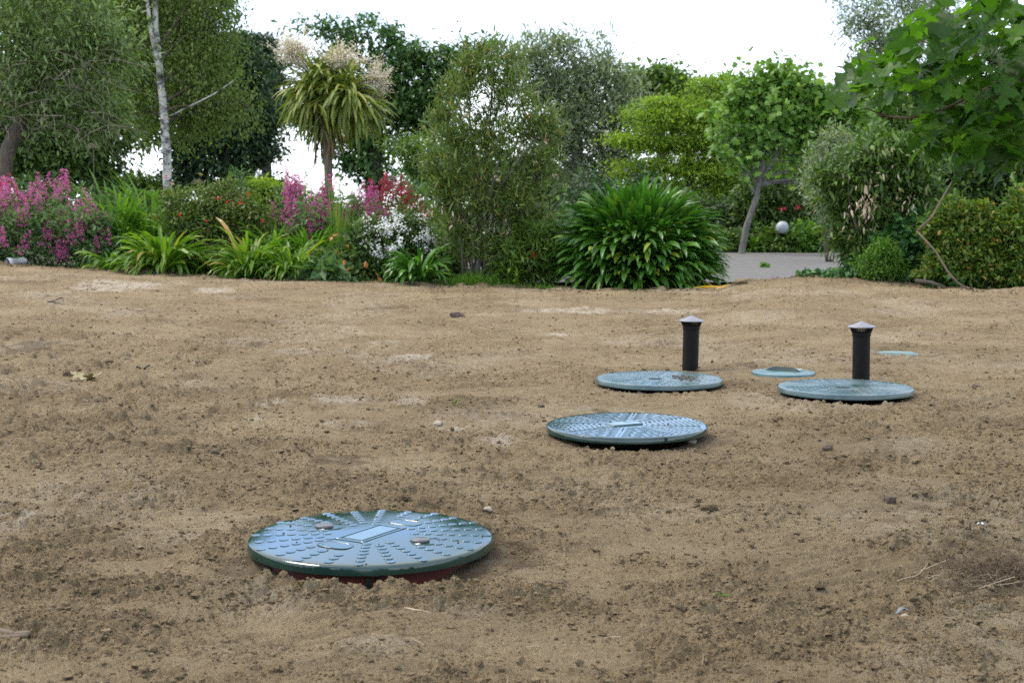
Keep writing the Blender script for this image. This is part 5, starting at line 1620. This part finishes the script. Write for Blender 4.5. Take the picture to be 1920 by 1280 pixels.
# rough grass along the rim of the bed
rng = np.random.default_rng(210)
mb = MB()
n = 5200
px = np.concatenate([rng.normal(900, 42, 2600).clip(820, 1010), rng.uniform(690, 1040, 1300), rng.uniform(150, 700, 700), rng.normal(870, 20, 600)])
s = (px - 960) / F
d = De(s) + rng.uniform(-.05, .75, n)
X, Yv = s * d, d
Zv = np.maximum(ground_h(X, Yv), base(X, Yv) - .06)
tuft = np.exp(-((px - 900) / 48) ** 2)
straps(mb, np.stack([X, Yv, Zv], -1), rng.uniform(0, 6.28, n), rng.uniform(.8, 1.5, n), (.06 + .06 * rng.random(n)) + .22 * tuft * rng.random(n), rng.uniform(.2, 1.6, n), np.full(n, .007), rng, seg=3)
tag(mb.build("grass", M['green']), "rough green grass along the rim of the flower bed", "grass", kind="stuff")

rng = np.random.default_rng(215)
mb = MB()
n = 1500
px = rng.uniform(-60, 1960, n)
s = (px - 960) / F
d = De(s) + np.minimum(np.abs(rng.normal(0, .35, n)) - .45, .5) * np.where(rng.random(n) < .25, 2.2, 1)
X, Yv = s * d, d
Zv = np.maximum(soil_h(X, Yv), ground_h(X, Yv)) + .012
fr = frames(rng.normal(size=(n, 3)) * np.array([1, 1, .2]), rng.normal(size=(n, 3)) * .35 + UP) * rng.uniform(.018, .06, n)[:, None, None]
mb.scatter(*T_kite(.5, .1, .15), fr, np.stack([X, Yv, Zv], -1))
tag(mb.build("leaf_litter", leaf_mat('leaf_litter', [(0, (.05, .035, .02)), (.6, (.14, .09, .045)), (.9, (.26, .19, .09)), (1, (.12, .17, .04))], rough=.9, trans=.1)), "brown fallen leaves and scraps along the rim of the bed", "leaf litter", kind="stuff")
# fallen straps and the blue sheet, the pipe end and other odds at the rim
mb = MB()
n = 3
r0 = at(1330, 545, 17.5)
straps(mb, np.array([at(1300, 546, 17.6), at(1318, 546, 17.6), at(1345, 547, 17.5)]) + [0, 0, .04], np.array([.1, -.1, .5]), np.array([.12, .1, .25]), np.array([.32, .3, .22]), np.full(3, .3), np.full(3, .04), np.random.default_rng(1), seg=5)
tag(mb.build("fallen_leaf", leaf_mat('yellowed_strap', [(0, (.45, .33, .03)), (1, (.58, .30, .03))])), "fallen yellow-orange strap leaf on the soil beside the big mound", "leaf")
mb = MB()
c = at(1035, 492, 22.5)
gx, gy_ = np.meshgrid(np.linspace(-.5, .35, 22), np.linspace(-.5, .7, 18))
zz = .075 + .05 * np.abs(pn(gx * 6 + 3, gy_ * 5, 401)) + .07 * np.exp(-((gx - .1) / .15) ** 2)
i_ = np.arange(17)[:, None] * 22 + np.arange(21)[None]
mb.add(np.stack([gx + c[0], gy_ + c[1], zz + gz(c[0], c[1])], -1).reshape(-1, 3), np.stack([i_, i_ + 1, i_ + 23, i_ + 22], -1).reshape(-1, 4))
tag(mb.build("crumpled_sheet", M['blue'], None, True), "crumpled blue and white plastic sheet on the drive beside the big strap mound", "plastic sheet")
c = at(28, 491, 20.6)
t = thing("pipe_offcut", "short white plastic pipe end lying at the foot of the pink valerian", "pipe", c)
mb = MB()
ax = np.array([.55, .8, .06]); ax /= np.linalg.norm(ax)
st = c - ax * .02 + np.array([-.06, -.1, .0])
mb.tube(np.array([st, st + ax * .01, st + ax * .07, st + ax * .075, st + ax * .3]), [.058, .062, .062, .052, .05], 24, False)
mb.tube(np.array([st + ax * .3, st + ax * .01]), [.046, .046], 24, False)
mb.build("pipe_wall", M['white_plastic'], t, True)
mb = MB()
mb.tube(np.array([st + ax * .05, st + ax * .055]), [.046, .046], 24)
mb.build("bore_shade", M['slot'], t)  # added black disc standing for the shade inside the pipe

# ------------------------------------------------------------------ clods, stones and scraps that stand out
BIG = rocks(6, 2, 17, .34)


def lay(px, py):
    d = 6.0
    for _ in range(40):
        c = at(px, py, d)
        d += float(c[2] - soil_h(np.array([c[0]]), np.array([c[1]]))[0]) * d / 1.1 * .7
        d = min(max(d, 2.4), 19)
    c = at(px, py, d)
    c[2] = float(soil_h(np.array([c[0]]), np.array([c[1]]))[0])
    return c


ST = [(1163, 832, 11, 'stone', 'pale stone leaning under the front rim of the glossy ribbed lid'), (1297, 826, 9, 'stone', 'small stone in the shade at the end of the glossy ribbed lid'), (917, 950, 13, 'stone', 'pale flat stone on the soil beyond the large wet lid'), (934, 962, 8, 'stone', 'smaller pale stone next to the flat one beyond the wet lid'),
      (755, 930, 15, 'clod', 'rounded soil clod just behind the large wet lid'), (820, 792, 12, 'stone', 'brown brick-like stone between the wet lid and the pale smears'), (857, 590, 13, 'darkclod', 'dark damp clod alone on the smooth far soil'), (1667, 934, 17, 'darkclod', 'large dark clod on the shaded soil below the taller vent pipe'),
      (1200, 735, 7, 'stone', 'small pale stone in front of the lid with the mud smudge'), (128, 697, 15, 'clod', 'rounded clod behind the crumpled dry leaf'), (265, 830, 12, 'clod', 'rounded clod alone on the rough soil near the dry bone-white chip'), (388, 674, 14, 'clod', 'pair-sized lump of soil beyond the crumpled dry leaf'),
      (203, 677, 9, 'clod', 'small round clod between the dark scrap and the crumpled leaf'), (402, 846, 10, 'darkclod', 'dark clod on the raked soil behind the wet lid'), (1390, 526, 14, 'clod', 'upright lump of soil on the rim against the grey drive'), (1550, 836, 13, 'darkclod', 'dark clod in front of the dusty lid by the taller pipe'),
      (1330, 950, 16, 'clod', 'cluster-sized lump of soil in the open soil below the ribbed lid'), (640, 1082, 15, 'clod', 'big clod against the orange riser of the wet lid'), (585, 1095, 10, 'clod', 'lesser clod in front of the wet lid\'s rim'), (770, 1088, 9, 'clod', 'little clod at the front of the wet lid near its latch'),
      (1540, 1098, 13, 'clod', 'rounded clod near the grey plastic scrap'), (1695, 1145, 14, 'stone', 'tan stone just behind the grey plastic scrap'), (1830, 722, 9, 'darkclod', 'dark tuft of soil just beside the dusty lid by the taller pipe'), (1015, 760, 8, 'darkclod', 'dark clod near the near end of the ribbed lid')]
for i, (px, py, rpx, mt, lb) in enumerate(ST):
    c = lay(px, py + rpx * .4)
    k = c[1] / F
    rng = np.random.default_rng(300 + i)
    V, Fc = BIG[i % 6]
    a = rng.uniform(0, 6.28)
    Rm = np.array([[math.cos(a), math.sin(a), 0], [-math.sin(a), math.cos(a), 0], [0, 0, 1]])
    V2 = (V * np.array([1, .9, .75]) + rng.normal(size=V.shape) * .04) @ Rm * rpx * k + np.array([0, 0, rpx * k * .25])
    me = mesh_np("soil_clod" if mt != 'stone' else "stone", V2, Fc, mt == 'stone')
    me.materials.append(M[mt])
    o = bpy.data.objects.new("soil_clod" if mt != 'stone' else "stone", me)
    COL.objects.link(o)
    o.location = c
    tag(o, lb, "clod" if mt != 'stone' else "stone", "clods and stones on the soil")

rng = np.random.default_rng(320)
c = lay(157, 714)
mb = MB()
fr = frames(np.array([[1, .1, .05], [-.9, .3, .1], [.3, -.6, .2]]), np.array([[.1, -.1, 1], [0, -.2, 1], [.3, -.1, 1.]])) * np.array([.15, .13, .10])[:, None, None]
mb.scatter(*T_lobed(-.35), fr, c + np.array([[-.02, 0, .02], [.02, .01, .025], [.03, 0, .02]]))
tag(mb.build("dry_leaf", leaf_mat("withered_leaf", [(0, (.13, .10, .05)), (1, (.30, .26, .15))], rough=.8, trans=.1)), "crumpled dry tan leaf lying among the clods", "leaf")
SCR = [(104, 575, .16, .05, 'pale_scrap', 'flat grey-white scrap of plastic on the far soil by the clods'), (1690, 1160, .04, .02, 'pale_scrap', 'torn grey scrap of plastic beside the tan stone'), (157, 757, .05, .012, 'straw', 'curved bone-white chip on the rough soil'), (1840, 998, .035, .012, 'white_plastic', 'small white chip on the shaded soil'),
       (112, 678, .05, .012, 'straw', 'pale curved bark chip near the heap of clods'), (268, 690, .09, .04, 'slot', 'dark upturned scrap among the clods'), (855, 759, .05, .03, 'green', 'bright green fallen leaf on the pale smear'), (760, 1156, .15, .006, 'straw', 'long dry straw in front of the wet lid'), (1350, 1126, .06, .006, 'green', 'green grass blade lying on the open soil')]
for i, (px, py, ln, wd, mt, lb) in enumerate(SCR):
    c = lay(px, py)
    rng = np.random.default_rng(340 + i)
    a = rng.uniform(-.5, .5) if i != 7 else -.35
    n = 7
    t = np.linspace(-.5, .5, n)
    V, Q = [], []
    for j, q in enumerate(t):
        hgt = .012 + wd * .35 * math.sin(4 * q + i) + .008 * rng.random()
        wv = wd * (1 - (2 * abs(q)) ** 3 * .8)
        for sgn in (-.5, 0, .5):
            x, y = q * ln, sgn * wv + .15 * ln * q * q
            V.append([x * math.cos(a) - y * math.sin(a), x * math.sin(a) + y * math.cos(a), hgt + abs(sgn) * wd * .4 + .004 * rng.random()])
        if j < n - 1:
            Q += [[j * 3, j * 3 + 3, j * 3 + 4, j * 3 + 1], [j * 3 + 1, j * 3 + 4, j * 3 + 5, j * 3 + 2]]
    V = np.array(V); Q = np.array(Q)
    V = np.concatenate([V, V - [0, 0, .0015]])
    Q = np.concatenate([Q, Q[:, ::-1] + n * 3])
    nm = {'straw': 'bark_chip', 'green': 'grass_snippet', 'slot': 'dark_scrap'}.get(mt, 'plastic_scrap')
    me = mesh_np(nm, V, Q)
    me.materials.append(M[mt])
    o = bpy.data.objects.new(nm, me)
    COL.objects.link(o)
    o.location = c
    tag(o, lb, {'straw': 'chip', 'green': 'leaf'}.get(mt, 'scrap'))
# broken wood at the near corner, a tuft of roots on the shaded side
c = lay(20, 1192)
mb = MB()
rng = np.random.default_rng(360)
for a, b, r in (((-.14, .05, .03), (.02, 0, .012), .011), ((-.12, -.03, .012), (.05, -.02, .02), .008), ((.0, .01, .012), (.05, .0, .02), .009)):
    mb.tube(curve(c + np.array(a), c + np.array(b), rng, 6, .05), np.array([.7, 1, 1.1, 1, 1, .7]) * r, 6)
tag(mb.build("wood_splinter", M['wood'], None, True), "broken piece of old wood lying on the near soil", "wood")
mb = MB()
c = lay(1885, 1085)
for i in range(420):
    a = rng.uniform(0, 6.28)
    q = c + np.array([rng.normal() * .09, rng.normal() * .06, .005 + abs(rng.normal()) * .025])
    d = np.array([math.cos(a), math.sin(a), rng.normal() * .4]) * rng.uniform(.03, .10)
    mb.tube(curve(q, q + d, rng, 5, .25), .0011, 3, False)
tag(mb.build("root_tuft", plain_mat('fibrous_root', (.075, .05, .03), .9, 12, (.16, .11, .07)), None), "tangled brown tuft of roots lying on the shaded soil", "roots")
mb = MB()
for i in range(32):
    a = rng.uniform(-.9, .5)
    q = c + np.array([-.16 + rng.normal() * .10, .02 + rng.normal() * .07, .006])
    d = np.array([math.cos(a), math.sin(a), rng.uniform(.0, .35)]) * rng.uniform(.04, .14)
    mb.tube(curve(q, q + d, rng, 5, .12), .001, 3, False)
tag(mb.build("dry_grass_tuft", M['straw'], None), "wisp of dry pale grass beside the brown root tuft", "dry grass")

LOBES = [T_lobed(.05), T_lobed(.3), T_lobed(.6)]
LOBE = LOBES[1]
# ------------------------------------------------------------------ the near branch with lobed leaves
NY = 4.3
rng = np.random.default_rng(400)
tb = np.array([3.3, 4.6, 0.0]); tb[2] = float(soil_h(np.array([tb[0]]), np.array([tb[1]]))[0]) - .05
mp = thing("lobed_leaf_tree", "near tree reaching in over the soil with big dark lobed leaves on red-brown twigs", "tree", tb)
mb = MB()
TR = np.array([tb, tb + [-.05, .05, .8], tb + [-.02, 0, 1.7], tb + [.1, .05, 2.8], tb + [.1, .1, 4.0]])
mb.tube(TR, [.15, .12, .11, .09, .06], 14)
BR = np.array([tb + [-.04, 0, 1.25], tb + [-.6, -.1, 1.45], at(2120, 60, 4.35), at(1920, 125, NY - .12), at(1840, 172, NY - .12), at(1770, 205, NY - .1), at(1705, 222, NY - .1), at(1660, 218, NY - .05), at(1622, 202, NY - .2)])
mb.build("trunk", M['bark'], mp, True)
mb = MB()
tt = np.linspace(0, 8, 41)
mb.tube(np.stack([np.interp(tt, np.arange(9), BR[:, i]) for i in range(3)], -1), np.interp(tt, np.arange(9), [.06, .03, .012, .0048, .0044, .004, .0034, .0028, .002]), 8)
mb.tube(np.array([at(1920, 150, NY - .1), at(1880, 158, NY - .1), at(1840, 175, NY - .12), at(1805, 195, NY - .15)]), [.0035, .003, .0026, .002], 6)
mb.tube(np.array([at(1870, 120, NY), at(1820, 100, NY + .1), at(1760, 90, NY + .15), at(1690, 60, NY + .2)]), [.004, .0035, .003, .002], 6)
mb.build("branch", M['redbark'], mp, True)
LC = [(1618, 150, 40, 34, 10), (1660, 120, 44, 40, 14), (1700, 95, 40, 40, 12), (1760, 60, 50, 50, 18), (1830, 30, 70, 50, 22), (1900, 40, 60, 70, 24), (1720, 150, 50, 36, 14), (1770, 130, 60, 50, 20), (1840, 120, 70, 60, 26), (1910, 130, 60, 70, 24),
      (1760, 230, 40, 34, 14), (1820, 215, 60, 44, 24), (1890, 210, 60, 50, 26), (1820, 265, 60, 32, 22), (1890, 275, 60, 36, 24), (1760, 262, 30, 22, 8), (1960, 180, 60, 90, 30), (1960, 60, 60, 90, 26), (1650, 165, 44, 24, 10), (1810, 305, 8, 6, 1)]
mb = MB()
for px, py, rx, ry, n in LC:
    for j in range(int(n * (1.35 if px + 2 * py < 2080 else 1.9))):
        Yl = NY + rng.uniform(-.40, .6)
        c = at(px + rng.normal() * rx * .55, py + rng.normal() * ry * .55, Yl)
        d = np.array([[-.75 + rng.normal() * .7, rng.normal() * .6, -.25 + rng.normal() * .4]])
        nz = np.array([[rng.normal() * .45, rng.normal() * .45 - .25, 1.0]])
        s = rng.uniform(.066, .118)
        mb.scatter(*LOBES[int(rng.integers(0, 3))], frames(d, nz) * s * np.array([1, rng.uniform(.75, 1.1), rng.uniform(.7, 1.6)])[None, :, None], c[None] - d / np.linalg.norm(d) * s * .4)
# unseen rest of the crown, enlarged to dim the sky over the right side
for j in range(1700):
    c = tb + np.array([rng.normal() * 1.1 - .2, rng.normal() * 1.2 - .1, 2.5 + rng.normal() * .75])
    u_px = 960 + F * c[0] / max(c[1], .3)
    if c[1] > .2 and u_px < 1960 and 640 - F * (c[2] - CAM_Z) / c[1] - 252 > -30: continue
    d = rng.normal(size=(1, 3)) * np.array([1, 1, .5]) + np.array([[0, 0, -.3]])
    mb.scatter(*LOBE, frames(d, rng.normal(size=(1, 3)) * .4 + UP) * rng.uniform(.12, .2), c[None])
mb.build("crown", M['maple'], mp, False)
